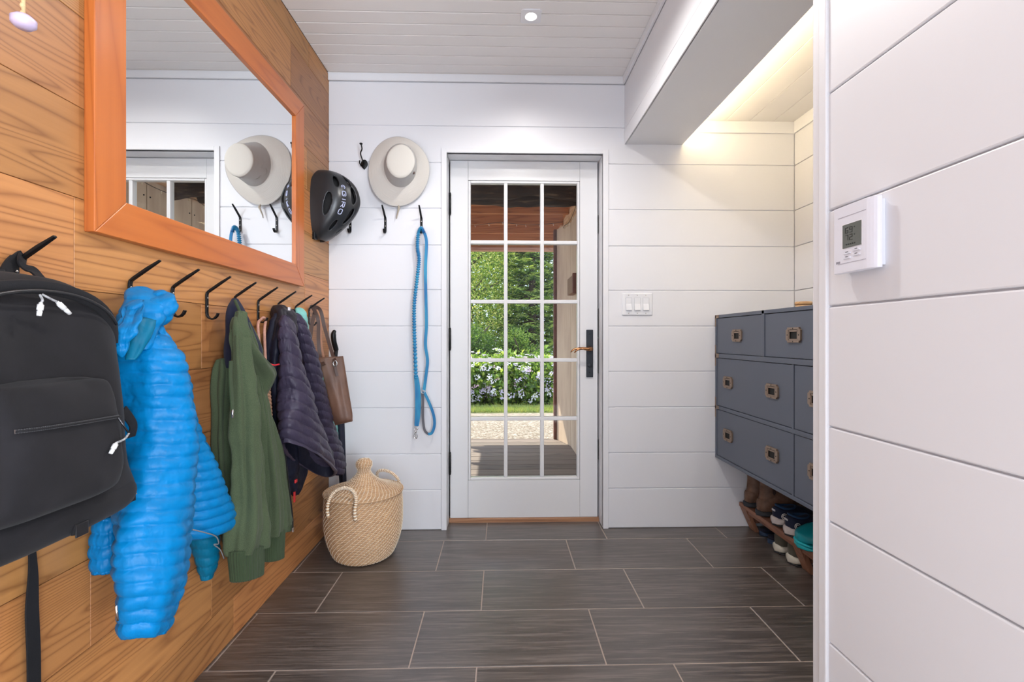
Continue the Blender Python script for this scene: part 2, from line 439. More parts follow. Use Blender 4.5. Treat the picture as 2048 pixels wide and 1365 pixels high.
door = empty('door_1', (DX0, DY, DZ0)); S(door)
mb = MB()
SW = 0.093                                    # stiles
mb.box(DX0, GX0 - 0.014, DY, DY + 0.044, DZ0, DZ1); mb.box(GX1 + 0.014, DX1, DY, DY + 0.044, DZ0, DZ1)
mb.box(GX0 - 0.013, GX1 + 0.013, DY + 0.0006, DY + 0.0434, DZ0, GZ0 - 0.014); mb.box(GX0 - 0.013, GX1 + 0.013, DY + 0.0006, DY + 0.0434, GZ1 + 0.014, DZ1)
S(mb.build('door_leaf', [M_door], door, bevel=0.0008, seg=2))
mb = MB()
b = 0.013
for x0, x1, z0, z1 in ((GX0 - b, GX0, GZ0 - b, GZ1 + b), (GX1, GX1 + b, GZ0 - b, GZ1 + b), (GX0, GX1, GZ0 - b, GZ0), (GX0, GX1, GZ1, GZ1 + b)):
    mb.box(x0, x1, DY + 0.004, DY + 0.040, z0, z1)
for px in (1011.5, 1084.5):
    x = dpt(px, 600).x; mb.box(x - 0.010, x + 0.010, DY + 0.0045, DY + 0.0395, GZ0, GZ1)
for py in (484.5, 603.5, 721, 838.5):
    z = dpt(1047, py).z; mb.box(GX0, GX1, DY + 0.005, DY + 0.039, z - 0.010, z + 0.010)
S(mb.build('glazing_bars', [M_door], door, bevel=0.003, seg=2))
g = N('window_glass'); g.n.remove(g.b)
tr = g.new('ShaderNodeBsdfTransparent'); tr.inputs[0].default_value = (0.97, 0.985, 0.98, 1)
gl = g.new('ShaderNodeBsdfGlossy'); gl.inputs['Roughness'].default_value = 0.02
fr = g.new('ShaderNodeFresnel'); fr.inputs[0].default_value = 1.2
ms = g.new('ShaderNodeMixShader'); g.link(fr.outputs[0], ms.inputs[0]); g.link(tr.outputs[0], ms.inputs[1]); g.link(gl.outputs[0], ms.inputs[2])
g.link(ms.outputs[0], g.n['Material Output'].inputs[0]); M_glass = g.m
mb = MB(); mb.box(GX0 + 0.0005, GX1 - 0.0005, DY + 0.020, DY + 0.0235, GZ0 + 0.0005, GZ1 - 0.0005)
S(mb.build('glass_pane', [M_glass], door))
# hinges
for zc_ in (1.755, 1.010, 0.325):
    mb = MB(); mb.tube([(DX0 - 0.001, DY - 0.006, zc_ - 0.055), (DX0 - 0.001, DY - 0.006, zc_ + 0.055)], 0.0065, 12)
    for k in range(-2, 3, 1): mb.lathe([(0.0072, -0.0008), (0.0072, 0.0008)], (DX0 - 0.001, DY - 0.006, zc_ + k * 0.022), 12)
    mb.ball((DX0 - 0.001, DY - 0.006, zc_ + 0.058), 0.006, 5); mb.ball((DX0 - 0.001, DY - 0.006, zc_ - 0.058), 0.006, 5)
    S(mb.build('hinge', [M_black], door))
# dark weather strip in the gap on the latch side
mb = MB(); mb.box(DX1 + 0.0005, OX1 - 0.001, DY + 0.030, DY + 0.045, DZ0, DZ1); mb.box(OX0 + 0.001, DX0 - 0.0005, DY + 0.03, DY + 0.045, DZ0, DZ1)
mb.box(DX0, DX1, DY + 0.032, DY + 0.05, DZ1 + 0.0005, OZ - 0.0005)
S(mb.build('weather_strip', [M_black], door))
mb = MB()
for z0, z1 in ((1.02, 1.18), (0.82, 1.015), (1.60, 1.70), (0.34, 0.45)):
    mb.box(DX1 + 0.0005, DX1 + 0.006, DY + 0.004, DY + 0.028, z0, z1)
S(mb.build('latch_strip', [M_black], door))
# handle set
hx = dpt(1179, 700).x; hz0 = dpt(1179, 755).z; hz1 = dpt(1179, 660).z
M_plate = simple('dark_grey_iron', (0.045, 0.05, 0.06), 0.45, 0.7, bump=0.15, bscale=250)
M_bronze = simple('polished_bronze', (0.55, 0.27, 0.13), 0.25, 1.0)
mb = MB(); mb.box(hx - 0.019, hx + 0.019, DY - 0.009, DY, hz0, hz1)
hp = mb.build('handle_plate', [M_plate], door, bevel=0.003); S(hp)
mb = MB(); mb.lathe([(0.001, 0), (0.0, 0.0001)], n=4)
mb = MB()
RX = Matrix.Rotation(PI / 2, 4, 'X')
def knobby(x, y, z, prof): return mb.lathe(prof, n=20, m=Matrix.Translation((x, y, z)) @ RX)
knobby(hx, DY - 0.009, hz0 + 0.068, [(0.013, 0), (0.013, 0.003), (0.010, 0.006), (0.0, 0.0065)])
knobby(hx, DY - 0.009, hz0 + 0.028, [(0.0045, 0), (0.004, 0.0015), (0.0, 0.002)])
knobby(hx, DY - 0.009, hz1 - 0.022, [(0.0045, 0), (0.004, 0.0015), (0.0, 0.002)])
S(mb.build('keyhole_rose', [M_plate], hp))
hz = dpt(1179, 698).z
mb = MB(); knobby(hx, DY - 0.009, hz, [(0.0145, 0), (0.0155, 0.01), (0.013, 0.022), (0.010, 0.03), (0.010, 0.045), (0.0, 0.05)])
P = [(hx + 0.004, DY - 0.050, hz), (hx - 0.02, DY - 0.055, hz - 0.001), (hx - 0.045, DY - 0.058, hz + 0.003), (hx - 0.070, DY - 0.057, hz + 0.003)]
mb.tube(P, [0.0115, 0.0095, 0.0075, 0.0065], 12)
mb.tube([P[2], P[3], (hx - 0.09, DY - 0.056, hz + 0.001), (hx - 0.105, DY - 0.054, hz - 0.009), (hx - 0.113, DY - 0.053, hz - 0.018)], [0.006, 0.006, 0.0055, 0.0045, 0.003], 10)
mb.tube([P[2], (hx - 0.064, DY - 0.059, hz + 0.0), (hx - 0.08, DY - 0.060, hz - 0.006), (hx - 0.094, DY - 0.060, hz - 0.02)], [0.006, 0.006, 0.005, 0.003], 10)
lv = mb.build('lever', [M_bronze], door); S(lv); lv['label'] = 'polished bronze lever handle with a split branch tip'

# ---------------------------------------------------------------- outside: porch, garden
M_deck = wood('grey_deck_boards', (0.06, 0.05, 0.045), (0.20, 0.155, 0.13), (0.30, 0.24, 0.20), 'X', 3, 0.75, attr='pid', bump=0.4)
M_dark = simple('shadow_gap', (0.02, 0.018, 0.016), 0.95)
mb = MB(); dr = random.Random(3)
y = DY + 0.13; DKZ = -0.012; YD = 4.86
while y < YD:
    y1 = min(y + 0.138, YD)
    mb.box(-3.2, 0.70, y, y1 - 0.007, DKZ - 0.035, DKZ, 0, (dr.random(), dr.random(), dr.random())); y += 0.138
mb.box(-3.2, 0.70, DY + 0.05, YD - 0.01, DKZ - 0.2, DKZ - 0.036, 1)
S(mb.build('deck', [M_deck, M_dark], attr=True, bevel=0.003, seg=2))

m = N('exposed_aggregate'); v = m.new('ShaderNodeTexVoronoi'); v.inputs['Scale'].default_value = 55; m.link(m.coords(), v.inputs['Vector'])
sp = m.new('ShaderNodeSeparateColor'); m.link(v.outputs['Color'], sp.inputs[0])
m.color(m.ramp(sp.outputs[0], [(0.0, (0.10, 0.07, 0.045)), (0.35, (0.20, 0.155, 0.115)), (0.7, (0.27, 0.22, 0.17)), (1.0, (0.42, 0.38, 0.33))]))
m.bump(v.outputs['Distance'], 0.5, 0.006); m.set(Roughness=0.9); M_agg = m.m
GRZ = -0.17
mb = MB(); mb.box(-14, 14, 3.0, 7.55, GRZ - 0.1, GRZ); S(mb.build('driveway', [M_agg]))
M_soil = simple('garden_soil', (0.10, 0.065, 0.045), 0.95, bump=0.8, bscale=30, vary=0.4)
mb = MB(); mb.box(-14, 14, 7.5, 22, GRZ - 0.1, GRZ - 0.012); S(mb.build('ground', [M_soil]))

def leaf_mesh(name, pts, size, mats, parent=None, aspect=0.5, seed=0, up=0.4, loc=None, bend=0.25):
    """many small folded leaves, one object"""
    r = random.Random(seed); vs = []; fs = []; mi = []
    for p in pts:
        L = size * r.uniform(0.6, 1.3); d = Vector((r.gauss(0, 1), r.gauss(0, 1), r.gauss(0, 0.8) + up)).normalized()
        sd = d.cross(Vector((r.gauss(0, 1), r.gauss(0, 1), r.gauss(0, 1)))).normalized(); nn = d.cross(sd)
        W = L * aspect * 0.5; o = len(vs); q = Vector(p)
        vs += [q, q + d * L * 0.45 + sd * W + nn * L * bend * 0.4, q + d * L - nn * L * bend * 0.3, q + d * L * 0.45 - sd * W + nn * L * bend * 0.4]
        fs += [(o, o + 1, o + 2), (o, o + 2, o + 3)]; k = r.randrange(len(mats)); mi += [k, k]
    me = bpy.data.meshes.new(name); me.from_pydata([tuple(v_) for v_ in vs], [], fs)
    for m_ in mats: me.materials.append(m_)
    me.polygons.foreach_set('material_index', mi); me.update()
    o = bpy.data.objects.new(name, me); C.objects.link(o)
    if parent is not None: o.parent = parent; o.location = -parent.location
    return o
def leafmat(name, col, tr=0.35):
    m = N(name); m.set(Base_Color=col, Roughness=0.5)
    t = m.new('ShaderNodeBsdfTranslucent'); t.inputs[0].default_value = (min(1, col[0] * 1.5), min(1, col[1] * 1.4), col[2] * 0.8, 1)
    mx = m.new('ShaderNodeMixShader'); mx.inputs[0].default_value = tr
    m.link(m.b.outputs[0], mx.inputs[1]); m.link(t.outputs[0], mx.inputs[2]); m.link(mx.outputs[0], m.n['Material Output'].inputs[0]); return m.m
LG = [leafmat('leaf_dark', (0.07, 0.14, 0.03)), leafmat('leaf_mid', (0.20, 0.34, 0.06)), leafmat('leaf_light', (0.46, 0.58, 0.13)), leafmat('leaf_yellow', (0.80, 0.74, 0.26))]
FG = [leafmat('fir_dark', (0.05, 0.11, 0.035), 0.2), leafmat('fir_mid', (0.13, 0.24, 0.065), 0.2), leafmat('fir_tip', (0.38, 0.48, 0.12), 0.3)]
M_bark = simple('bark', (0.10, 0.07, 0.05), 0.95, bump=0.8, bscale=40)

def blob_points(r, n, c, rx, ry, rz, shell=0.72, lump=0.22, seed=1):
    out = []
    while len(out) < n:
        d = Vector((r.gauss(0, 1), r.gauss(0, 1), r.gauss(0, 1))).normalized()
        k = r.uniform(shell, 1.0) * (1 + lump * noise.noise(d * 2.3 + Vector((seed, seed * 2, 0))) * 2)
        out.append(Vector((c[0] + d.x * rx * k, c[1] + d.y * ry * k, c[2] + d.z * rz * k)))
    return out
def tree(name, x, y, hgt, rad, n, leaf, mats, label, cat='tree', seed=1, group=None, aspect=0.5, z0=GRZ, base=0.3):
    r = random.Random(seed)
    t = empty(name, (x, y, z0), label, cat, group)
    mb = MB(); mb.tube([(x, y, z0 - 0.05), (x + 0.05, y, z0 + hgt * 0.4), (x, y + 0.05, z0 + hgt * 0.8)], [0.10, 0.08, 0.03], 10)
    for k in range(7):
        q = r.uniform(0, 2 * PI); zz = z0 + hgt * r.uniform(0.2, 0.7)
        mb.tube([(x, y, zz), (x + math.cos(q) * rad * 0.4, y + math.sin(q) * rad * 0.4, zz + 0.3), (x + math.cos(q) * rad * 0.8, y + math.sin(q) * rad * 0.8, zz + 0.5)], [0.04, 0.025, 0.01], 6)
    mb.build('trunk', [M_bark], t)
    pts = []
    for k in range(7):
        q = r.uniform(0, 2 * PI); zz = z0 + base + hgt * (k + 0.6) / 8
        rr = rad * (0.95 if k < 5 else 0.6)
        pts += blob_points(r, n // 7, (x + math.cos(q) * rad * 0.3, y + math.sin(q) * rad * 0.3, zz), rr, rr, hgt * 0.15, 0.55, 0.3, seed + k)
    leaf_mesh('foliage', pts, leaf, mats, t, aspect, seed)
    return t
def fir(x, y, hgt, rad, label, seed=1, dens=1.0):
    r = random.Random(seed); t = empty('fir_tree', (x, y, GRZ), label, 'tree')
    mb = MB(); mb.tube([(x, y, GRZ - 0.05), (x, y, GRZ + hgt)], [0.13, 0.02], 10)
    vs = []; fs = []; mi = []
    nl = int(26 * dens)
    for i in range(nl):
        zz = GRZ + 0.25 + (hgt - 0.3) * i / nl; L0 = rad * (1 - 0.8 * i / nl)
        nb = 13
        for k in range(nb):
            q = 2 * PI * (k + r.random()) / nb; L = L0 * r.uniform(0.75, 1.1); d = Vector((math.cos(q), math.sin(q), 0))
            p0 = Vector((x, y, zz + r.uniform(-0.1, 0.1))); pts = [p0 + d * L * t_ + Vector((0, 0, -0.28 * L * t_ + 0.30 * L * t_ * t_)) for t_ in (0, 0.35, 0.7, 1)]
            mb.tube(pts, [0.014, 0.01, 0.006, 0.003], 4)
            ns = int(24 * L / rad) + 5
            for s_ in range(ns):
                t_ = 0.25 + 0.75 * s_ / ns; p = p0 + d * L * t_ + Vector((0, 0, -0.28 * L * t_ + 0.30 * L * t_ * t_))
                for side in (-1, 1):
                    sd = Vector((-d.y, d.x, 0)) * side
                    tl = (0.26 * (1.15 - t_) + 0.07) * r.uniform(0.7, 1.2)
                    e = p + (sd * 0.8 + d * 0.6 + Vector((0, 0, r.uniform(-0.45, 0.2)))).normalized() * tl
                    ax = (e - p); 
                    for w_ in range(5):
                        u = (w_ + 0.3) / 5; b_ = p + ax * u
                        for sg in (-1, 1):
                            nd = (ax.normalized() * 0.7 + ax.cross(Vector((0, 0, 1))).normalized() * sg + Vector((0, 0, r.uniform(-0.2, 0.5)))).normalized() * 0.045
                            wv = nd.cross(Vector((r.gauss(0, 1), r.gauss(0, 1), 1))).normalized() * 0.010
                            o = len(vs); vs += [b_ - wv, b_ + wv, b_ + nd]; fs.append((o, o + 1, o + 2)); mi.append(2 if t_ > 0.82 or w_ == 4 else r.choice((0, 1, 1)))
    mb.build('trunk', [M_bark], t)
    me = bpy.data.meshes.new('needles'); me.from_pydata([tuple(v_) for v_ in vs], [], fs)
    for m_ in FG: me.materials.append(m_)
    me.polygons.foreach_set('material_index', mi); me.update()
    o = bpy.data.objects.new('foliage', me); C.objects.link(o); o.parent = t; o.location = -t.location
    return t
fir(0.75, 11.2, 5.2, 1.5, 'dark green fir tree seen in the middle and right panes of the door', 5)
fir(3.0, 13.2, 5.5, 1.6, 'shaded fir tree standing behind the post at the porch corner', 8, 0.8)
tree('leafy_tree', -0.75, 11.0, 4.6, 0.95, 26000, 0.055, [LG[1], LG[2], LG[3], LG[0]], 'yellow-green leafy tree seen in the left panes of the door', seed=3)
tree('leafy_tree', 0.15, 12.6, 5.2, 1.25, 24000, 0.06, [LG[0], LG[1], LG[1], LG[2]], 'mid-green tree seen between the yellow-green tree and the fir', seed=7)
tree('leafy_shrub', -0.55, 9.6, 1.5, 0.62, 12000, 0.042, [LG[0], LG[0], LG[1]], 'dark green shrub rising behind the flowering hydrangea on the left', 'shrub', seed=9, base=0.05)
tree('leafy_shrub', 0.42, 9.7, 1.4, 0.5, 10000, 0.045, [LG[0], LG[1], LG[2]], 'bright green shrub rising behind the flowering hydrangea in the middle', 'shrub', seed=12, base=0.05)
# trees standing further along the garden (seen from a step to the side)
tree('leafy_tree', -3.6, 11.0, 4.8, 1.3, 12000, 0.10, [LG[0], LG[1], LG[2]], 'broad leafy tree at the far left of the garden', seed=21)
tree('leafy_tree', -2.3, 14.0, 5.4, 1.3, 12000, 0.10, [LG[0], LG[0], LG[1]], 'deep green tree standing furthest back in the garden', seed=23)

hd = empty('tall_hedge', (0.5, 16.4, GRZ), 'tall dark hedge closing off the garden behind all the trees', 'hedge')
r = random.Random(31); leaf_mesh('foliage', [Vector((r.uniform(-7, 8), 16.4 + r.uniform(-0.7, 0.7), GRZ + r.uniform(0, 1) ** 0.9 * 5.6)) for _ in range(30000)], 0.17, [LG[0], LG[0], LG[1]], hd, 0.6, 5)
mb = MB()
for k in range(11): mb.tube([(-6.8 + 1.4 * k, 16.4, GRZ - 0.05), (-6.7 + 1.4 * k, 16.45, GRZ + 4.8)], [0.07, 0.02], 8)
mb.build('stems', [M_bark], hd)
# hydrangea hedge
hy = empty('hydrangea_bush', (0.1, 8.55, GRZ), 'wide hydrangea bush covered in pale lilac flowers beside the driveway', 'bush')
r = random.Random(5); pts = []; heads = []
for cx in (-1.9, -1.2, -0.55, 0.1, 0.72):
    pts += blob_points(r, 4200, (cx, 8.65, GRZ + 0.42), 0.52, 0.5, 0.50, 0.6, 0.2, int(cx * 7))
    heads += blob_points(r, 150, (cx, 8.62, GRZ + 0.44), 0.55, 0.53, 0.50, 0.95, 0.2, int(cx * 7))
pts = [p for p in pts if p.z > GRZ]; heads = [p for p in heads if p.z > GRZ + 0.1]
leaf_mesh('foliage', pts, 0.085, [LG[0], LG[1], LG[2], LG[1]], hy, 0.62, 2)
M_pet = [simple('petal_lilac', (0.66, 0.56, 0.74), 0.6), simple('petal_white', (0.80, 0.76, 0.80), 0.6), simple('petal_pink', (0.72, 0.45, 0.56), 0.6)]
vs = []; fs = []; mi = []
for h_ in heads:
    up = (h_ - Vector((h_.x * 0.9, 8.65, GRZ + 0.2))).normalized() + Vector((0, -0.3, 0.4)); up.normalize(); R_ = r.uniform(0.035, 0.065); k = r.choice((0, 0, 1, 1, 1, 2) if r.random() < 0.5 else (0, 1))
    t1 = up.orthogonal().normalized(); t2 = up.cross(t1)
    for f_ in range(13):
        q = r.uniform(0, 2 * PI); rr = R_ * math.sqrt(r.random()); c_ = h_ + t1 * math.cos(q) * rr + t2 * math.sin(q) * rr + up * (0.012 * (1 - rr / R_) + r.uniform(0, 0.006)); a0 = r.uniform(0, PI)
        s_ = 0.013
        for pe in range(4):
            aa = a0 + pe * PI / 2; dd = t1 * math.cos(aa) + t2 * math.sin(aa); ee = t1 * -math.sin(aa) + t2 * math.cos(aa); o = len(vs)
            vs += [c_, c_ + dd * s_ * 0.6 + ee * s_ * 0.45, c_ + dd * s_ + up * 0.003, c_ + dd * s_ * 0.6 - ee * s_ * 0.45]; fs.append((o, o + 1, o + 2, o + 3)); mi.append(k)
me = bpy.data.meshes.new('flower_heads'); me.from_pydata([tuple(v_) for v_ in vs], [], fs)
for m_ in M_pet: me.materials.append(m_)
me.polygons.foreach_set('material_index', mi); me.update()
o = bpy.data.objects.new('blossoms', me); C.objects.link(o); o.parent = hy; o.location = -hy.location; o['kind'] = 'stuff'; o['label'] = 'flat heads of tiny pale lilac and white flowers'
# grass verge
r = random.Random(6); pts = [Vector((r.uniform(-4, 3), 7.55 + r.random() ** 1.3 * 0.6, GRZ)) for _ in range(16000)]
gm = [leafmat('grass_a', (0.22, 0.34, 0.05)), leafmat('grass_b', (0.42, 0.46, 0.10))]
o = leaf_mesh('grass', pts, 0.07, gm, None, 0.14, 4, up=2.2); tag(o, 'strip of sunlit green grass between driveway and hydrangea', 'grass', kind='stuff')
mb = MB(); mb.box(-14, 14, 7.49, 8.2, GRZ - 0.05, GRZ + 0.002); S(mb.build('lawn_edge', [simple('turf', (0.16, 0.17, 0.05), 0.95, bump=0.5, bscale=60, vary=0.3)]))

# porch side wall with vertical boards
PX_ = 0.668
m = N('weathered_siding'); n1 = m.noise(m.coords((3, 3, 0.7)), 2.0, 4, 0.6); n2 = m.noise(m.coords((60, 60, 2)), 1, 3)
c = m.ramp(n1, [(0.3, (0.42, 0.30, 0.21)), (0.55, (0.58, 0.44, 0.31)), (0.8, (0.68, 0.55, 0.39))]); c = m.mix(m.math('MULTIPLY', n2, 0.4), c, (0.34, 0.22, 0.16))
m.color(c); m.set(Roughness=0.8); m.bump(n2, 0.3, 0.001); M_side = m.m
mb = MB()
y = DY + 0.12; 
ys_ = [DY + 0.12, 3.35, 3.83, 4.50]
for y0, y1 in zip(ys_, ys_[1:]): mb.box(PX_, PX_ + 0.02, y0 + 0.003, y1 - 0.003, DKZ, 2.12)
mb.box(PX_ + 0.008, PX_ + 0.10, DY + 0.1, 4.60, DKZ, 2.12, 1)
mb.prism([(PX_, 4.502), (0.572, 4.80), (0.572, 4.86), (PX_ + 0.1, 4.86), (PX_ + 0.1, 4.6)], DKZ, 2.12, 'Z')
S(mb.build('wall_porch', [M_side, M_dark], bevel=0.003))
M_red = simple('dark_red_stain', (0.13, 0.045, 0.03), 0.7, bump=0.4, bscale=60, vary=0.3)
M_raft = wood('red_brown_rafters', (0.18, 0.045, 0.012), (0.46, 0.15, 0.045), (0.60, 0.24, 0.08), 'X', 3, 0.7)
M_lightwood = wood('pale_fir_plate', (0.36, 0.17, 0.08), (0.62, 0.38, 0.22), (0.72, 0.48, 0.30), 'Y', 3, 0.7)
tag(MB().box(0.542, 0.570, 4.80, 4.86, GRZ, 2.12).build('porch_post', [M_red], bevel=0.004), 'slim dark red post at the far end of the porch wall', 'post')
tag(MB().box(PX_ - 0.045, PX_ + 0.05, DY + 0.12, 5.6, 2.12, 2.19).build('wall_plate', [M_lightwood], bevel=0.003), 'pale timber plate along the top of the porch side wall', 'beam')
mb = MB()
for y in (3.35, 3.83):
    for z in (0.18, 0.62, 1.1, 1.7, 2.0):
        for dy in (-0.03, 0.03): mb.lathe([(0.006, 0), (0.005, 0.004), (0.0, 0.005)], n=8, m=Matrix.Translation((PX_, y + dy, z)) @ Matrix.Rotation(-PI / 2, 4, 'Y'))
# brown junction box on the porch wall
q = U(1129, 582, X=PX_ - 0.04)
jb = empty('junction_box', (PX_, q.y, 1.2), 'brown box mounted on the beige porch side wall', 'box')
MB().box(PX_ - 0.055, PX_, 4.02, 4.34, q.z - 0.075, q.z + 0.075).build('body', [simple('brown_box', (0.20, 0.10, 0.06), 0.6)], jb, bevel=0.006)
MB().box(PX_ - 0.06, PX_ - 0.02, 3.97, 4.015, q.z - 0.085, q.z + 0.085).build('cover_edge', [M_red], jb, bevel=0.003)
mb.build('bolts', [M_black], None); o = bpy.data.objects['bolts']; o['kind'] = 'structure'; o.name = 'trim_porch_bolts'
# rafters and fascia
def rz(py, y): return U(1040, py, Y=y).z
for i, (y, pyb) in enumerate(((3.35, 0), (4.02, 0), (4.30, 427), (4.70, 447), (5.10, 465), (5.52, 481))):
    z0 = 2.125
    o = MB().box(-1.5, PX_ + (-0.05 if i < 9 else 0), y - 0.022, y + 0.022, 2.14, 2.295).build('rafter', [M_raft], bevel=0.003)
    tag(o, ['red-brown porch rafter nearest the door', 'red-brown porch rafter second from the door, half hidden by the bark-edged slabs', 'red-brown porch rafter first to show below the bark-edged slabs', 'red-brown porch rafter fourth from the door', 'red-brown porch rafter fifth from the door', 'red-brown porch rafter just behind the outer fascia'][i], 'beam', 'rafters over the porch')
tag(MB().box(-1.5, PX_ + 0.05, 5.60, 5.65, 2.085, 2.295).build('fascia_board', [M_raft], bevel=0.003), 'red-brown fascia board at the outer edge of the porch roof', 'board')
tag(MB().box(-1.5, PX_ + 0.05, 5.585, 5.655, 2.045, 2.084).build('drip_board', [wood('pinkish_board', (0.30, 0.12, 0.07), (0.58, 0.32, 0.23), (0.66, 0.40, 0.29), 'X', 3, 0.7)], bevel=0.003), 'narrow pinkish board under the outer edge of the porch roof', 'board')
mb = MB(); yy = 2.75
while yy < 5.7:
    mb.box(-1.5, PX_ + 0.3, yy, yy + 0.135, 2.296, 2.318); yy += 0.14
S(mb.build('roof_boards', [M_raft], bevel=0.002))
S(MB().box(-1.53, PX_ + 0.35, DY + 0.1, 5.72, 2.32, 2.40).build('roof_cover', [M_dark]))
# rough live-edge slabs under the roof by the door
m = N('live_edge_slab'); n1 = m.noise(m.coords((1, 6, 6)), 6, 5, 0.7); m.color(m.ramp(n1, [(0.3, (0.010, 0.006, 0.004)), (0.55, (0.045, 0.024, 0.014)), (0.78, (0.24, 0.15, 0.09))])); m.set(Roughness=0.9); m.bump(n1, 0.8, 0.01); M_slab = m.m
def slab(y, zb, th, seed, label):
    r = random.Random(seed); rs = []
    for i in range(60):
        x = -1.5 + (PX_ - 0.05 + 1.5) * i / 59
        a_ = zb + 0.022 * noise.noise(Vector((x * 2.1, seed, 0))) * 2 + 0.012 * noise.noise(Vector((x * 9, seed, 1)))
        sec = []
        for k in range(14):
            q = 2 * PI * k / 14; rr = 1 + 0.18 * noise.noise(Vector((x * 6, math.cos(q) * 1.5, math.sin(q) * 1.5 + seed)))
            zz = a_ + th / 2 + th / 2 * rr * math.sin(q); zz = min(zz, 2.294)
            sec.append(Vector((x, y + 0.035 * rr * math.cos(q), zz)))
        rs.append(sec)
    tag(MB().rings(rs).build('live_edge_slab', [M_slab]), label, 'timber slab', 'rough slabs under the porch roof')
slab(3.56, 2.055, 0.20, 1, 'dark bark-edged timber slab nearest the door top')
slab(3.84, 2.085, 0.12, 6, 'knobbly pale-edged timber slab in front of the rafters')
# bevelled plate row: string of small lights draped over the rafters
M_wire = simple('light_string_wire', (0.05, 0.03, 0.02), 0.6); M_bulb = simple('small_clear_bulb', (0.75, 0.65, 0.45), 0.3)
def string(P0, P1, sag, n, label, seed):
    r = random.Random(seed); t = empty('string_light', P0, label, 'string lights', 'string lights on the porch')
    pts = []
    for i in range(41):
        u = i / 40; p = Vector(P0).lerp(Vector(P1), u); p.z -= sag * (abs(math.sin(u * PI * 3))) ; p.y += r.uniform(-0.006, 0.006); pts.append(p)
    MB().tube(pts, 0.0025, 6).build('wire', [M_wire], t)
    for i in range(n):
        p = pts[int((i + 0.5) * 40 / n)]; b_ = MB(); b_.tube([p, p + Vector((0.003, 0, -0.011))], 0.002, 6); b_.ball(p + Vector((0.004, 0, -0.017)), (0.0035, 0.0035, 0.007), 5); b_.build('bulb', [M_bulb], t)
string((-1.2, 4.66, 2.15), (PX_ - 0.06, 4.66, 2.16), 0.03, 14, 'string of tiny lights draped under the middle rafter', 1)
string((-1.2, 5.49, 2.13), (PX_ - 0.06, 5.49, 2.14), 0.03, 14, 'string of tiny lights draped under the rafter by the fascia', 2)
string((PX_ - 0.05, 3.0, 2.11), (PX_ - 0.05, 5.4, 2.11), 0.05, 14, 'string of tiny lights draped along the top of the side wall', 3)

def spline(pts, n):
    pts = [Vector(p) for p in pts]; out = []
    P = [pts[0]] + pts + [pts[-1]]
    for i in range(len(pts) - 1):
        for k in range(n):
            u = k / n; a_, b_, c_, d_ = P[i], P[i + 1], P[i + 2], P[i + 3]
            out.append(0.5 * ((2 * b_) + (c_ - a_) * u + (2 * a_ - 5 * b_ + 4 * c_ - d_) * u * u + (3 * b_ - a_ - 3 * c_ + d_) * u ** 3))
    out.append(pts[-1]); return out

# ---------------------------------------------------------------- fixtures on the shell
RY = Matrix.Rotation(PI / 2, 4, 'Y')
t = empty('recessed_light', (0.132, 2.05, ZC), 'small square recessed ceiling downlight, lit, above the entry', 'ceiling light')
mb = MB(); q = 0.044; ri = 0.026
n = 32
outer = []
for k in range(n):
    a_ = 2 * PI * (k + 0.5) / n; c_, s_ = math.cos(a_), math.sin(a_); f_ = q / max(abs(c_), abs(s_)); outer.append((c_ * f_, s_ * f_))
rs = []
for pts_, z in (([(p[0], p[1]) for p in outer], 2.4095), ([(p[0], p[1]) for p in outer], 2.405), ([(ri * math.cos(2 * PI * (k + .5) / n), ri * math.sin(2 * PI * (k + .5) / n)) for k in range(n)], 2.4045), ([(ri * .8 * math.cos(2 * PI * (k + .5) / n), ri * .8 * math.sin(2 * PI * (k + .5) / n)) for k in range(n)], 2.409)):
    rs.append([Vector((0.132 + x, 2.05 + y, z)) for x, y in pts_])
mb.rings(rs, True, False, False, sm=False); mb.build('frame', [M_trim], t)
m = N('lit_bulb'); m.set(Base_Color=(0.9, 0.9, 0.9), Emission_Color=(1, 0.93, 0.82), Emission_Strength=14.0); M_bulbL = m.m
MB().lathe([(0.0, 2.4055), (0.012, 2.4058), (0.0205, 2.408)], (0.132, 2.05, 0), 24).build('bulb', [M_bulbL], t)
t = empty('recessed_light', (0.132, 1.60, ZC), 'added out-of-view square ceiling downlight above the coat hooks, nearer the hall', 'ceiling light')  # unseen fixture added to go with the extra fill spot over the entry
MB().box(0.088, 0.176, 1.556, 1.644, 2.404, 2.4095).build('frame', [M_trim], t, bevel=0.001)
MB().lathe([(0.0, 2.4030), (0.020, 2.4035), (0.024, 2.404)], (0.132, 1.60, 0), 24).build('bulb', [M_bulbL], t)
# cove strip on the hidden side of the beam
m = N('warm_strip'); m.set(Base_Color=(0.9, 0.85, 0.7), Emission_Color=(1, 0.80, 0.48), Emission_Strength=16.0)
tag(MB().box(BX1, BX1 + 0.008, 0.75, 2.50, 2.075, 2.09).build('cove_light_strip', [m.m]), 'warm light strip running along the hidden side of the boxed beam', 'light strip')

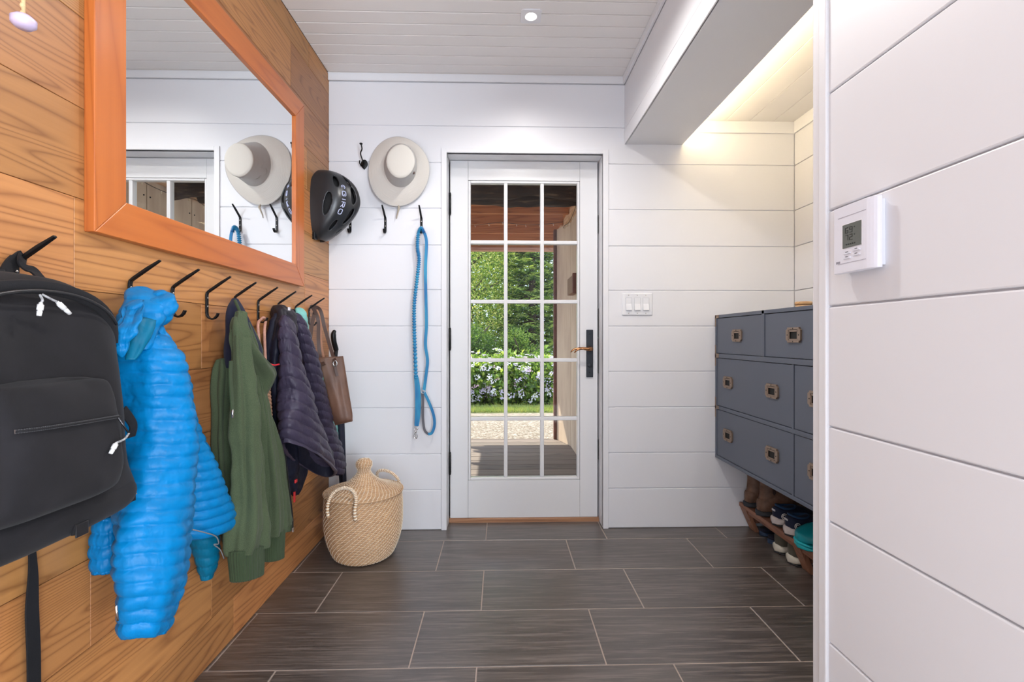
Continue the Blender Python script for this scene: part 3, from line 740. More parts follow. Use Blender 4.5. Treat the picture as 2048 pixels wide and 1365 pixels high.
# light switch plate
p = U(1274, 609, Y=D)
t = empty('light_switch', (p.x, D, p.z), 'white three-gang rocker light switch on the white boards right of the door', 'light switch')
M_plast = simple('white_plastic', (0.80, 0.81, 0.84), 0.25)
w_, h_ = 0.081, 0.0585
MB().box(p.x - w_, p.x + w_, D - 0.006, D, p.z - h_, p.z + h_).build('cover_plate', [M_plast], t, bevel=0.004, seg=3)
for k in (-1, 0, 1):
    cx = p.x + k * 0.046
    MB().box(cx - 0.0175, cx + 0.0175, D - 0.0068, D - 0.0062, p.z - 0.0345, p.z + 0.0345).build('rocker_bezel', [simple('bezel_grey', (0.5, 0.52, 0.56), 0.4)], t)
    mb = MB(); mb.prism([(D - 0.0064, p.z - 0.0325), (D - 0.014, p.z - 0.0325), (D - 0.0075, p.z + 0.002), (D - 0.0072, p.z + 0.0325), (D - 0.0064, p.z + 0.0325)], cx - 0.0155, cx + 0.0155, 'X'); mb.build('rocker', [M_plast], t, bevel=0.0008)
    for z in (-0.048, 0.048): MB().lathe([(0.0028, 0), (0.0022, 0.0012), (0, 0.0015)], n=10, m=Matrix.Translation((cx, D - 0.006, p.z + z)) @ RX).build('screw', [M_screw], t)

# thermostat on the near wall
pa = U(1692, 485, X=XW); pb = U(1768, 485, X=XW)
y1, y0 = pa.y, pb.y; zt = U(1692, 420, X=XW - 0.0).z; zb = U(1692, 550, X=XW).z
y0 = y1 - 0.100; zt = zb + 0.124
t = empty('thermostat', (XW, (y0 + y1) / 2, (zt + zb) / 2), 'white wall thermostat with grey display reading 69 and 72 on the near wall', 'thermostat')
M_th = simple('thermostat_shell', (0.78, 0.79, 0.87), 0.3)
mb = MB(); pf = [(XW, y1 - 0.004), (XW - 0.014, y1 - 0.004), (XW - 0.016, y1 - 0.007), (XW - 0.016, y0 + 0.006), (XW, y0 + 0.006)]
mb.box(XW - 0.010, XW, y0 + 0.006, y1 - 0.006, zb + 0.005, zt - 0.005); mb.build('back_plate', [M_th], t, bevel=0.001)
mb = MB(); sec = [(XW - 0.010, y1)]
for k in range(9):
    u = k / 8; sec.append((XW - 0.0236 - 0.0004 * math.sin(min(1, u * 1.2) * PI / 2) , y1 - 0.0 - u * 0.075))
for k in range(1, 7):
    u = k / 6; sec.append((XW - 0.024 + 0.014 * (1 - math.cos(u * PI / 2)), y1 - 0.075 - 0.025 * math.sin(u * PI / 2)))
mb.prism([(a_, b_) for a_, b_ in sec], zb, zt, 'Z', sm=False)
body = mb.build('front_cover', [M_th], t, bevel=0.0012)
XF = XW - 0.0238
yl = lambda u: y1 - u * 0.100
zl = lambda v: zt - v * 0.124
for v0 in (0.165, 0.86): MB().box(XF - 0.0006, XF + 0.004, yl(0.80), yl(0.12), zl(v0) - 0.0003, zl(v0) + 0.0003).build('seam', [simple('seam_grey', (0.35, 0.35, 0.42), 0.5)], t)
M_lcd = simple('lcd_grey', (0.12, 0.13, 0.115), 0.25); M_seg = simple('lcd_digits', (0.015, 0.018, 0.015), 0.5)
MB().box(XF - 0.0003, XF + 0.003, yl(0.72), yl(0.21), zl(0.655), zl(0.275)).build('display_bezel', [simple('bezel_white', (0.85, 0.86, 0.92), 0.3)], t)
lcd = MB().box(XF - 0.0010, XF + 0.003, yl(0.70), yl(0.245), zl(0.64), zl(0.29)).build('display', [M_lcd], t)
SEG = {'0': 'abcdef', '1': 'bc', '2': 'abged', '3': 'abgcd', '4': 'fgbc', '5': 'afgcd', '6': 'afgecd', '7': 'abc', '8': 'abcdefg', '9': 'abcdfg'}
def digit(mb, ch, y, z, w_, h_, th=0.0009):
    # y runs right to left as seen from the room (looking toward +X, right is -Y)
    L = {'a': (0, 1, w_, 1), 'd': (0, 0, w_, 0), 'g': (0, .5, w_, .5)}
    for s_ in SEG[ch]:
        if s_ in 'adg': zz = z + h_ * L[s_][1]; mb.box(XF - 0.0014, XF - 0.0009, y - w_, y, zz - th / 2, zz + th / 2)
        else:
            yy = y if s_ in 'ef' else y - w_; z0_ = z + (h_ / 2 if s_ in 'bf' else 0); mb.box(XF - 0.0014, XF - 0.0009, yy - th / 2, yy + th / 2, z0_, z0_ + h_ / 2)
mb = MB()
for txt, v in (('69', 0.42), ('72', 0.53)):
    yy = yl(0.32)
    for ch in txt: digit(mb, ch, yy, zl(v), 0.0065, 0.0095); yy -= 0.0105
    mb.box(XF - 0.0014, XF - 0.0009, yy - 0.002, yy, zl(v) + 0.007, zl(v) + 0.009)
for k in range(5): mb.box(XF - 0.0014, XF - 0.0009, yl(0.36 + 0.05 * k), yl(0.335 + 0.05 * k), zl(0.60), zl(0.60) + 0.002)
mb.build('digits', [M_seg], lcd)
M_bt = simple('button_white', (0.72, 0.74, 0.82), 0.3)
for u0, v0 in ((0.27, 0.72), (0.50, 0.70), (0.27, 0.79), (0.50, 0.77)):
    MB().box(XF - 0.0016, XF + 0.003, yl(u0 + 0.17), yl(u0), zl(v0) - 0.0014, zl(v0) + 0.0014).build('button', [M_bt], t, bevel=0.0006)
    MB().box(XF - 0.0006, XF + 0.003, yl(u0 + 0.10), yl(u0 + 0.04), zl(v0) + 0.0022, zl(v0) + 0.0032).build('button_caption', [M_seg], t)
MB().box(XF - 0.0001, XF + 0.003, yl(0.17), yl(0.06), zl(0.86) + 0.001, zl(0.86) + 0.0055).build('maker_mark', [simple('mark_grey', (0.30, 0.30, 0.36), 0.6)], t, bevel=0.0004)

# pendant hanging near the camera
p = U(47, 43, Y=0.62)
t = empty('hanging_pendant', p, 'small pale lilac disc pendant hanging on a beige cord, top left corner', 'pendant')
mb = MB(); mb.lathe([(0.0, -0.009), (0.008, -0.0085), (0.0125, -0.004), (0.0128, 0.003), (0.008, 0.0075), (0.0, 0.009)], p, 24, m=None); mb.build('disc', [simple('pale_lilac', (0.50, 0.42, 0.58), 0.4)], t)
mb = MB(); mb.tube([p + Vector((0, 0, 0.008)), p + Vector((-0.002, 0, 0.20)), Vector((p.x, p.y, ZC))], 0.0022, 8)
z = p.z + 0.01
while z < ZC - 0.02: mb.ball((p.x - 0.001, p.y, z), (0.0032, 0.0032, 0.0045), 4); z += 0.010
mb.build('cord', [simple('beige_cord', (0.62, 0.42, 0.22), 0.8)], t)

# ---------------------------------------------------------------- mirror
MY0, MY1, MZ0, MZ1 = 1.053, 2.155, 1.247, 2.062; FW = 0.088; XFm = -0.8805
t = empty('wall_mirror', (XL, (MY0 + MY1) / 2, MZ0), 'large rectangular wall mirror in a wide orange-brown wooden frame', 'mirror')
m = N('mirror_glass'); m.set(Base_Color=(0.90, 0.92, 0.92), Metallic=1.0, Roughness=0.0)
MB().box(XL + 0.0005, -0.8895, MY0 + FW - 0.006, MY1 - FW + 0.006, MZ0 + FW - 0.006, MZ1 - FW + 0.006).build('mirror_glass', [m.m], t)
def rail(name, pts, mat):
    # pts: outer a, outer b, inner b, inner a in (Y,Z); a front face with an inner lip and bevelled edges
    mb = MB(); mb.prism(pts, XL, XFm, 'X', 0); 
    for f_ in range(len(mb.col)): mb.col[f_] = (rnd.random(), 0.5, 0.5)
    k = (rnd.random() * 0.4 + .3, .5, .5); mb.col = [k] * len(mb.f)
    mb.build(name, [mat], t, attr=True, bevel=0.0018, seg=2)
y0, y1, z0, z1, g_ = MY0, MY1, MZ0, MZ1, 0.0003
rail('bottom_rail', [(y0 + g_, z0), (y1 - g_, z0), (y1 - FW - g_, z0 + FW), (y0 + FW + g_, z0 + FW)], M_frame)
rail('top_rail', [(y0 + g_, z1), (y1 - g_, z1), (y1 - FW - g_, z1 - FW), (y0 + FW + g_, z1 - FW)], M_frame)
rail('frame_stile', [(y0, z0 + g_), (y0, z1 - g_), (y0 + FW, z1 - FW - g_), (y0 + FW, z0 + FW + g_)], M_frameV)
rail('frame_stile', [(y1, z0 + g_), (y1, z1 - g_), (y1 - FW, z1 - FW - g_), (y1 - FW, z0 + FW + g_)], M_frameV)

# ---------------------------------------------------------------- iron hooks
def hook_mesh():
    """profile in (out, z); bend of the bar at z = 0"""
    mb = MB()
    mb.tube([(0.075, 0, 0.050), (0.045, 0, 0.030), (0.010, 0, 0.0055), (0.0035, 0, -0.001), (0.0028, 0, -0.010), (0.0028, 0, -0.060), (0.0045, 0, -0.070), (0.010, 0, -0.078), (0.018, 0, -0.081), (0.026, 0, -0.079), (0.033, 0, -0.072), (0.037, 0, -0.064)], 0, flat=(0.0060, 0.0024), up=(0, 0, 1) if False else None, sm=False)
    mb.lathe([(0.0062, 0), (0.0062, 0.0016), (0.004, 0.0028), (0, 0.003)], n=12, m=Matrix.Translation((0.0362, 0, -0.0635)) @ Matrix.Rotation(0.3, 4, 'Y'))
    return mb
class Flat(MB): pass
def make_hook(name, label, group):
    root = empty(name, (0, 0, 0), label, 'hook', group)
    # explicit flat-bar sweep so the broad side always faces the room
    P = [(0.075, 0.050), (0.045, 0.030), (0.012, 0.0065), (0.0045, 0.000), (0.0028, -0.008), (0.0028, -0.062), (0.0045, -0.071), (0.010, -0.078), (0.018, -0.081), (0.026, -0.079), (0.033, -0.072), (0.037, -0.063)]
    rs = []
    for i, (o_, z_) in enumerate(P):
        a_ = P[max(i - 1, 0)]; b_ = P[min(i + 1, len(P) - 1)]; d = Vector((b_[0] - a_[0], 0, b_[1] - a_[1])).normalized(); nn = Vector((-d.z, 0, d.x))
        w_, th = (0.0062, 0.0024) if i > 2 else (0.0050, 0.0036)
        if i == 0: w_ *= 0.75; th *= 0.7
        c_ = Vector((o_, 0, z_)); e = 0.0012
        rs.append([c_ + Vector((0, sy, 0)) + nn * sz for sy, sz in ((w_, th - e), (w_ - e, th), (-w_ + e, th), (-w_, th - e), (-w_, -th + e), (-w_ + e, -th), (w_ - e, -th), (w_, -th + e))])
    mb = MB(); mb.rings(rs, True, True, True, 0, False); mb.build('bar', [M_black], root, bevel=0.0006, seg=1)
    for z_ in (-0.016, -0.042):
        MB().lathe([(0.0032, 0), (0.0026, 0.0012), (0.0, 0.0014)], n=12, m=Matrix.Translation((0.0052, 0, z_)) @ RY).build('screw', [M_screw], root)
    return root
HB = 1.155
hy_ = [U(x, 560, X=XL).y for x in (28, 258, 343, 412, 468, 515, 555, 590)] + [2.262]
hl = ['black iron coat hook holding the black backpack', 'black iron coat hook holding the bright blue puffer jacket', 'empty black iron coat hook beside the blue jacket', 'empty black iron coat hook beside the green hoodie', 'black iron coat hook holding the green hoodie', 'black iron coat hook holding the braided rope', 'black iron coat hook holding the dark purple puffer jacket', 'black iron coat hook holding the mint jacket', 'black iron coat hook holding the brown leather tote, last in the row']
hk0 = make_hook('coat_hook', hl[0], 'iron coat hooks in a row under the mirror')
for i, y in enumerate(hy_):
    o = hk0 if i == 0 else copy_tree(hk0)
    o.location = (XL, y, HB + 0.0); o['label'] = hl[i]
ZH = U(771, 437, Y=D).z
for i, px in enumerate((701, 771, 843)):
    o = copy_tree(hk0); o.location = (U(px, 440, Y=D).x, D, ZH); o.rotation_euler = (0, 0, -PI / 2)
    o['group'] = 'iron hooks on the white wall by the door'
    o['label'] = ['black iron hook on the white boards half hidden by the bike helmet', 'empty black iron hook on the white boards below the sun hat', 'black iron hook on the white boards holding the blue leash'][i]
# hook under the helmet on the cedar wall
o = copy_tree(hk0); o.location = (XL, 2.375, 1.70); o['label'] = 'black iron hook on the cedar wall behind the bike helmet'; o['group'] = 'iron hooks on the white wall by the door'; del o['group']
# wrought spear hook
p = U(729, 330, Y=D)
t = empty('wrought_hook', (p.x, D, p.z), 'ornate black wrought iron hook with a leaf base beside the hat', 'hook')
mb = MB(); rs = []
for i in range(13):
    u = i / 12; wd = 0.0185 * math.sin(PI * min(1, 0.12 + u * 0.88)) ** 0.8 * (1.0 if u < 0.7 else 1); z = 0.024 - 0.050 * u
    rs.append([Vector((p.x + wd * math.cos(q), D - 0.005 + 0.005 * math.sin(q) * -1, p.z + z)) for q in [2 * PI * k / 16 for k in range(16)]])
mb.rings(rs); mb.build('leaf_base', [M_black], t)
tp = U(722, 288, Y=D - 0.07)
MB().tube(spline([(p.x - 0.001, D - 0.006, p.z), (p.x - 0.004, D - 0.022, p.z + 0.016), (p.x - 0.009, D - 0.040, p.z + 0.045), (tp.x + 0.002, D - 0.060, tp.z - 0.022), (tp.x, D - 0.07, tp.z)], 6), 0.0034, 10).build('arm', [M_black], t)
mb = MB(); mb.lathe([(0.0, 0.003), (0.007, 0.002), (0.0085, -0.002), (0.006, -0.005), (0, -0.006)], n=14, m=Matrix.Translation(tp + Vector((0, 0, 0.002)))); mb.build('finial', [M_black], t)
MB().tube([(p.x - 0.002, D - 0.006, p.z - 0.002), (p.x - 0.012, D - 0.022, p.z - 0.012), (p.x - 0.016, D - 0.034, p.z - 0.002), (p.x - 0.015, D - 0.036, p.z + 0.010)], [0.004, 0.0036, 0.0032, 0.0036], 8).build('lower_prong', [M_black], t)

# ---------------------------------------------------------------- sun hat
M_hat = N('pale_hat_cloth'); M_hat.set(Base_Color=(0.66, 0.62, 0.57), Roughness=0.85); M_hat.bump(M_hat.noise(M_hat.coords(), 700, 2), 0.25, 0.0006); M_hat = M_hat.m
M_hat2 = simple('hat_band_cloth', (0.52, 0.51, 0.50), 0.9, bump=0.3, bscale=600)
def hp_(px, py, y): return U(px, py, Y=y)
t = empty('sun_hat', hp_(797, 343, D - 0.05), 'pale grey wide-brimmed cloth sun hat hanging on the white boards', 'hat')
NS = 96
def outer_px(a_):
    c_, s_ = math.cos(a_), math.sin(a_)
    rx_ = 60 * (1 + 0.015 * math.sin(2 * a_ + 0.6) + 0.02 * math.sin(3 * a_ + 1)); ry_ = 69 * (1 + 0.012 * math.cos(3 * a_))
    return 797 + rx_ * c_, 343 - ry_ * s_
def base_px(a_): return 801 + 33 * math.cos(a_), 331 - 44 * math.sin(a_)
rs = []
for i in range(41):
    u = i / 40; ring = []
    for k in range(NS):
        a_ = 2 * PI * k / NS; bx, by = base_px(a_); ox, oy = outer_px(a_)
        yb_ = D - 0.055 + 0.0
        yo = D - 0.030 - 0.018 * math.sin(2 * a_ + 0.4) - 0.012 * math.cos(a_)
        y = yb_ + (yo - yb_) * u - 0.0006 * (1 if i % 3 == 0 and 2 < i < 40 else 0) * 1.6 - 0.004 * math.sin(PI * u)
        ring.append(hp_(bx + (ox - bx) * u, by + (oy - by) * u, y))
    rs.append(ring)
edge = [p + Vector((0, 0.004, 0)) for p in rs[-1]]
back = [[p + Vector((0, 0.005, 0)) for p in r_] for r_ in rs[::-4]]
mb = MB(); mb.rings(rs + back, True, False, False); o = mb.build('brim', [M_hat], t)
MB().tube([p + Vector((0, 0.002, 0)) for p in rs[-1]], 0.0028, 8, closed=True).build('brim_binding', [M_hat2], t)
rs = []; LV = 16
for i in range(LV + 1):
    u = i / LV; ring = []
    for k in range(NS):
        a_ = 2 * PI * k / NS; bx, by = base_px(a_); tx, ty = 801 + 27.5 * math.cos(a_), 323 - 32 * math.sin(a_)
        y = D - 0.056 - 0.10 * u
        w1 = noise.noise(Vector((math.cos(a_) * 3, math.sin(a_) * 3, u * 5))) * (3.6 if a_ > PI * 1.05 and a_ < PI * 1.95 else 1.0) * math.sin(PI * u)
        s_ = 1 + w1 * 0.03
        x_ = bx + (tx - bx) * u; y_ = by + (ty - by) * u
        ring.append(hp_(801 + (x_ - 801) * s_, 328 + (y_ - 328) * s_, y + 0.006 * w1))
    rs.append(ring)
mb = MB(); mb.rings(rs, True, False, False); mb.build('crown_side', [M_hat2], t)
rs = []
for sc2, dy in ((1.03, 0.004), (1.05, 0.0), (1.0, -0.004), (0.85, -0.007), (0.5, -0.009), (0.1, -0.0095)):
    rs.append([hp_(801 + 27.5 * sc2 * math.cos(2 * PI * k / NS), 323 - 32 * sc2 * math.sin(2 * PI * k / NS) + 0.6 * math.sin(6 * PI * k / NS), D - 0.156 + dy) for k in range(NS)])
MB().rings(rs, True, True, True).build('crown_top', [simple('pale_cream_cloth', (0.62, 0.59, 0.54), 0.85, bump=0.25, bscale=600)], t)
MB().tube([hp_(797, 410, D - 0.02), hp_(798, 416, D - 0.03), hp_(796, 424, D - 0.025), hp_(794, 432, D - 0.02), hp_(793, 438, D - 0.02)], [0.003, 0.006, 0.004, 0.0035, 0.002], 8).build('chin_cord', [simple('khaki_cord', (0.40, 0.35, 0.28), 0.8)], t)
MB().lathe([(0.007, -0.003), (0.007, 0.003)], n=12, m=Matrix.Translation(hp_(827, 346, D - 0.11)) @ Matrix.Rotation(PI / 2, 4, 'X')).build('eyelet', [simple('dark_eyelet', (0.08, 0.04, 0.03), 0.5)], t)

# ---------------------------------------------------------------- bike helmet
M_helm = simple('matte_black_shell', (0.020, 0.022, 0.026), 0.30, bump=0.05, bscale=300)
M_liner = simple('black_foam_liner', (0.008, 0.008, 0.009), 0.9)
hc = Vector((-0.885, 2.375, 1.668)); RLZ, RLY, RLX = 0.165, 0.098, 0.160
t = empty('bike_helmet', hc, 'matte black bike helmet with white logo hanging between mirror and corner', 'helmet')
def hs(u, v, k=1.0):
    """u along the helmet (0 rear/top .. 1 front/bottom), v across (-1 near side .. 1 far side)"""
    th = PI * (0.06 + 0.88 * u); ph = v * PI * 0.56
    sx = 1.0 + 0.10 * math.sin(PI * u) 
    pz = RLZ * math.cos(th); rr = math.sin(th) ** 0.72
    ridge = 1 + 0.055 * math.cos(6 * ph) * math.sin(PI * u)
    front = (1 - 0.42 * smooth((u - 0.42) / 0.58)) * (1 - 0.10 * smooth((0.3 - u) / 0.3))
    return hc + Vector((k * RLX * rr * math.cos(ph) * ridge * front * sx + 0.03 * (u - 0.5) * -1, k * RLY * rr * math.sin(ph) * ridge, k * pz * (1.03)))
NU, NV = 190, 190
vents = [(0.22, -0.20, 0.085, 0.060), (0.20, 0.2, 0.08, 0.06), (0.40, -0.17, 0.10, 0.055), (0.40, 0.17, 0.10, 0.055), (0.62, -0.15, 0.09, 0.055), (0.62, 0.15, 0.09, 0.055),
         (0.26, -0.54, 0.085, 0.060), (0.27, 0.52, 0.085, 0.060), (0.52, -0.68, 0.12, 0.055), (0.50, 0.66, 0.10, 0.06), (0.74, -0.42, 0.07, 0.07), (0.74, 0.42, 0.07, 0.07), (0.80, -0.08, 0.05, 0.04), (0.08, 0.0, 0.03, 0.12), (0.80, 0.1, 0.05, 0.04)]
vs = [hs(i / NU, -1 + 2 * j / NV) for i in range(NU + 1) for j in range(NV + 1)]; fs = []
for i in range(NU):
    for j in range(NV):
        u, v = (i + .5) / NU, -1 + 2 * (j + .5) / NV
        if any(((u - a_ + (v - b_) * 0.25) / c_) ** 2 + ((v - b_) / d_) ** 2 < 1 for a_, b_, c_, d_ in vents): continue
        n1 = NV + 1; fs.append((i * n1 + j, i * n1 + j + 1, (i + 1) * n1 + j + 1, (i + 1) * n1 + j))
ec = {}
for f in fs:
    for q in range(4):
        k = tuple(sorted((f[q], f[(q + 1) % 4]))); ec[k] = ec.get(k, 0) + 1
nb = {}
for (i, j), n_ in ec.items():
    if n_ == 1: nb.setdefault(i, []).append(j); nb.setdefault(j, []).append(i)
n1 = NV + 1
rimv = {v for v in nb if v // n1 in (0, NU) or v % n1 in (0, NV)}
for _ in range(14):
    new = {v: vs[v] * 0.4 + sum((vs[q] for q in nb[v]), Vector()) * (0.6 / len(nb[v])) for v in nb if v not in rimv}
    for v, p in new.items(): vs[v] = p
mb = MB(); mb.add(vs, fs, 0, True); sh = mb.build('shell', [M_helm], t)
so = sh.modifiers.new('so', 'SOLIDIFY'); so.thickness = 0.009; so.offset = 0
mb = MB(); mb.rings([[hs(i / 30, -1 + 2 * j / 30, 0.86) for j in range(31)] for i in range(31)], False, False, False); mb.build('liner', [M_liner], t)
for o in (bpy.data.objects['liner'],): so = o.modifiers.new('so', 'SOLIDIFY'); so.thickness = 0.012
MB().tube([hs(0.10, -0.99, 0.97), hs(0.3, -1.0, 1.0) , hs(0.55, -1.0, 0.99), hs(0.8, -1.0, 0.98), hs(0.95, -1, 0.96)], 0.006, 8).build('rim_trim', [M_liner], t)
mb = MB(); mb.tube([hs(0.35, -0.98, 0.9), hc + Vector((0.0, -0.085, 0.0)), hc + Vector((-0.01, -0.075, -0.08)), hc + Vector((-0.012, -0.055, -0.15))], 0, flat=(0.008, 0.001)); mb.tube([hs(0.75, -0.98, 0.9), hc + Vector((0.0, -0.07, -0.06)), hc + Vector((-0.012, -0.055, -0.15))], 0, flat=(0.008, 0.001)); mb.build('chin_strap', [M_black], t)
mb = MB(); mb.box(hc.x - 0.024, hc.x - 0.006, hc.y - 0.07, hc.y - 0.035, hc.z - 0.175, hc.z - 0.14); mb.build('strap_buckle', [M_black], t, bevel=0.003)
# logo lettering mapped onto the shell: strokes drawn in shell coordinates
LET = {'G': [[(1, .8), (.8, 1), (.2, 1), (0, .8), (0, .2), (.2, 0), (.8, 0), (1, .2), (1, .5), (.55, .5)]], 'I': [[(.5, 0), (.5, 1)]], 'R': [[(0, 0), (0, 1), (.8, 1), (1, .8), (1, .6), (.8, .48), (0, .48)], [(.5, .48), (1, 0)]], 'O': [[(.2, 0), (.8, 0), (1, .2), (1, .8), (.8, 1), (.2, 1), (0, .8), (0, .2), (.2, 0)]]}
mb = MB(); cur = 0.0
def lmap(a_, b_):   # a_ along the word, b_ height of letters
    u = 0.385 + a_ * 0.285; v = -0.36 - a_ * 0.02 - (1 - b_) * 0.085 - 0.02
    return hs(u, v, 1.045)
for ch, wd in (('G', 0.22), ('I', 0.12), ('R', 0.22), ('O', 0.22)):
    for st in LET[ch]:
        pp = []
        for (x0_, y0_), (x1_, y1_) in zip(st, st[1:]):
            for q in range(4): pp.append(lmap(cur + (x0_ + (x1_ - x0_) * q / 4) * wd * 0.78, y0_ + (y1_ - y0_) * q / 4))
        pp.append(lmap(cur + st[-1][0] * wd * 0.78, st[-1][1])); mb.tube(pp, 0.0019, 6)
    cur += wd * 1.12
cc = [hs(0.335 + 0.018 * math.cos(q), -0.425 + 0.045 * math.sin(q), 1.045) for q in [0.4 + 1.6 * PI * k / 20 for k in range(21)]]
mb.tube(cc, 0.0016, 6); mb.tube([hs(0.335, -0.425 + 0.03 * q, 1.045) for q in (-1, 0, 1)], 0.0014, 6)
mb.build('logo_lettering', [simple('pale_blue_print', (0.52, 0.56, 0.78), 0.5)], t)

# ---------------------------------------------------------------- dog leash
LY = D - 0.034
def lp(x, y, dy=0.0): return U(x, y, Y=LY + dy)
t = empty('dog_leash', lp(843, 460), 'long bright blue bungee dog leash hanging from the hook by the door', 'leash')
m = N('blue_webbing'); n1 = m.noise(m.coords((1, 1, 1)), 900, 2); m.color(m.ramp(m.noise(m.coords((6, 6, 1)), 8, 2), [(0.35, (0.015, 0.17, 0.42)), (0.65, (0.03, 0.30, 0.52))])); m.set(Roughness=0.6); m.bump(n1, 0.3, 0.0005); M_leash = m.m
L1 = spline([lp(848, 466, -0.006), lp(843, 457, -0.010), lp(837, 465, -0.006), lp(835, 495), lp(838, 520), lp(834, 560), lp(829, 605), lp(828.5, 650), lp(830, 700), lp(832, 757)], 34)
MB().tube(L1, [0.0085 + 0.0030 * math.sin(i * 1.57) for i in range(len(L1))], 12).build('bungee_section', [M_leash], t)
def ribbon(pts, w_, th, n=10, wf=None): 
    pts = spline(pts, n); rs = []
    for i, p in enumerate(pts):
        d = (pts[min(i + 1, len(pts) - 1)] - pts[max(i - 1, 0)]).normalized(); x = d.cross(Vector((0, 1, 0))).normalized(); nn = Vector((0, 1, 0)); ww = w_ * (wf(i / (len(pts) - 1)) if wf else 1)
        rs.append([p + x * a_ + nn * b_ for a_, b_ in ((ww, th), (-ww, th), (-ww, -th), (ww, -th))])
    return MB().rings(rs, True, True, True, sm=False)
ribbon([lp(832, 752), lp(835, 775), lp(836, 805), lp(835, 835), lp(833, 853)], 0.010, 0.0022, 8, lambda u: 1 + 0.9 * math.sin(PI * u) ** 0.7 * 0.5).build('padded_handle', [M_leash], t, bevel=0.0008)
ribbon([lp(849, 466, -0.006), lp(853, 486), lp(851, 540), lp(852, 600), lp(853, 650), lp(851, 690), lp(855, 722), lp(852, 752), lp(848, 782)], 0.0078, 0.0018, 12).build('flat_webbing', [M_leash], t, bevel=0.0006)
M_lg = simple('grey_webbing', (0.13, 0.13, 0.15), 0.8, bump=0.3, bscale=700)
ribbon([lp(848, 784), lp(858, 805), lp(867, 830), lp(869, 850), lp(864, 866), lp(856, 869)], 0.0072, 0.0018, 10).build('hand_loop', [M_leash], t, bevel=0.0006)
ribbon([lp(857, 869, 0.003), lp(849, 860, 0.003), lp(846, 835, 0.003), lp(846, 800, 0.003), lp(845, 786, 0.003)], 0.0062, 0.0016, 10).build('loop_lining', [M_lg], t, bevel=0.0006)
M_steel = simple('bright_steel', (0.62, 0.62, 0.64), 0.22, 1.0)
mb = MB(); c0 = lp(846, 784); mb.tube([c0 + Vector((0.009 * math.cos(q), -0.004, 0.009 * math.sin(q))) for q in [2 * PI * k / 16 for k in range(16)]], 0.0018, 8, closed=True); mb.build('d_ring', [M_steel], t)
mb = MB(); c0 = lp(832, 858); mb.tube([c0 + Vector((0.010 * math.cos(q), 0, 0.007 * math.sin(q))) for q in [2 * PI * k / 16 for k in range(16)]], 0.0020, 8, closed=True)
c1 = c0 + Vector((-0.001, 0, -0.010)); mb.tube([c1, c1 + Vector((0, 0, -0.010))], 0.0045, 10)
mb.tube(spline([c1 + Vector((0.003, 0, -0.010)), c1 + Vector((0.009, 0, -0.024)), c1 + Vector((0.004, 0, -0.040)), c1 + Vector((-0.006, 0, -0.040)), c1 + Vector((-0.009, 0, -0.026)), c1 + Vector((-0.004, 0, -0.012))], 5), 0.0024, 8)
mb.tube([c1 + Vector((-0.008, 0, -0.026)), c1 + Vector((0.003, 0, -0.040))], 0.0018, 6); mb.build('snap_clip', [M_steel], t)

# ---------------------------------------------------------------- lidded basket
m = N('woven_seagrass'); n1 = m.noise(m.coords((1, 1, 3)), 60, 4, 0.7); n2 = m.noise(m.coords(), 9, 2)
m.color(m.mix(m.math('MULTIPLY', n2, 0.5), m.ramp(n1, [(0.3, (0.34, 0.18, 0.085)), (0.55, (0.58, 0.36, 0.19)), (0.8, (0.74, 0.52, 0.31))]), (0.44, 0.29, 0.18))); m.set(Roughness=0.75); m.bump(n1, 0.5, 0.0015); M_sea = m.m
M_stitch = simple('pale_plastic_stitch', (0.84, 0.74, 0.60), 0.5)
bc = Vector((-0.637, 2.235, 0))
t = empty('lidded_basket', bc, 'round woven seagrass basket with a peaked lid standing in the corner', 'basket')
def bodyR(z):
    u = z / 0.300; return 0.124 + 0.050 * (1 - (1 - min(1, u / 0.62)) ** 2.2) - 0.004 * smooth((u - 0.75) / 0.25) - 0.012 * (1 - smooth(u / 0.06))
def coil(prof_fn, n_, amp, ph0=0):
    pts = []
    for i in range(n_ * 6 + 1):
        u = i / (n_ * 6); r_, z_ = prof_fn(u); pts.append((r_ + amp * abs(math.sin(PI * u * n_)), z_))
    return pts
mb = MB(); mb.lathe([(0.0, 0.002)] + coil(lambda u: (bodyR(u * 0.300), 0.002 + u * 0.300), 36, 0.0032) + [(0.155, 0.300), (0.150, 0.26), (0.13, 0.02), (0, 0.02)], bc, 72)
mb.build('body', [M_sea], t)
def stitches(fn, rows_, per, slope, length, r0=0.0011):
    mb = MB()
    for i in range(rows_):
        for k in range(per if not callable(per) else per(i / rows_)):
            pr = per if not callable(per) else per(i / rows_)
            a0 = 2 * PI * (k + slope * i) / pr; u0, u1 = (i + 0.10) / rows_, (i + 0.95) / rows_
            pts = []
            for q in range(4):
                w_ = q / 3; u = u0 + (u1 - u0) * w_; r_, z_ = fn(u); a_ = a0 + slope * 2 * PI / pr * w_ * 0.9; r_ += 0.0030 * math.sin(PI * (0.12 + 0.76 * w_)) + 0.0012
                pts.append(bc + Vector((r_ * math.cos(a_), r_ * math.sin(a_), z_)))
            mb.tube(pts, [0.0008, r0, r0, 0.0008], 5)
    return mb
stitches(lambda u: (bodyR(u * 0.300), 0.002 + u * 0.300), 36, 46, 0.42, 0).build('stitching', [M_stitch], t)
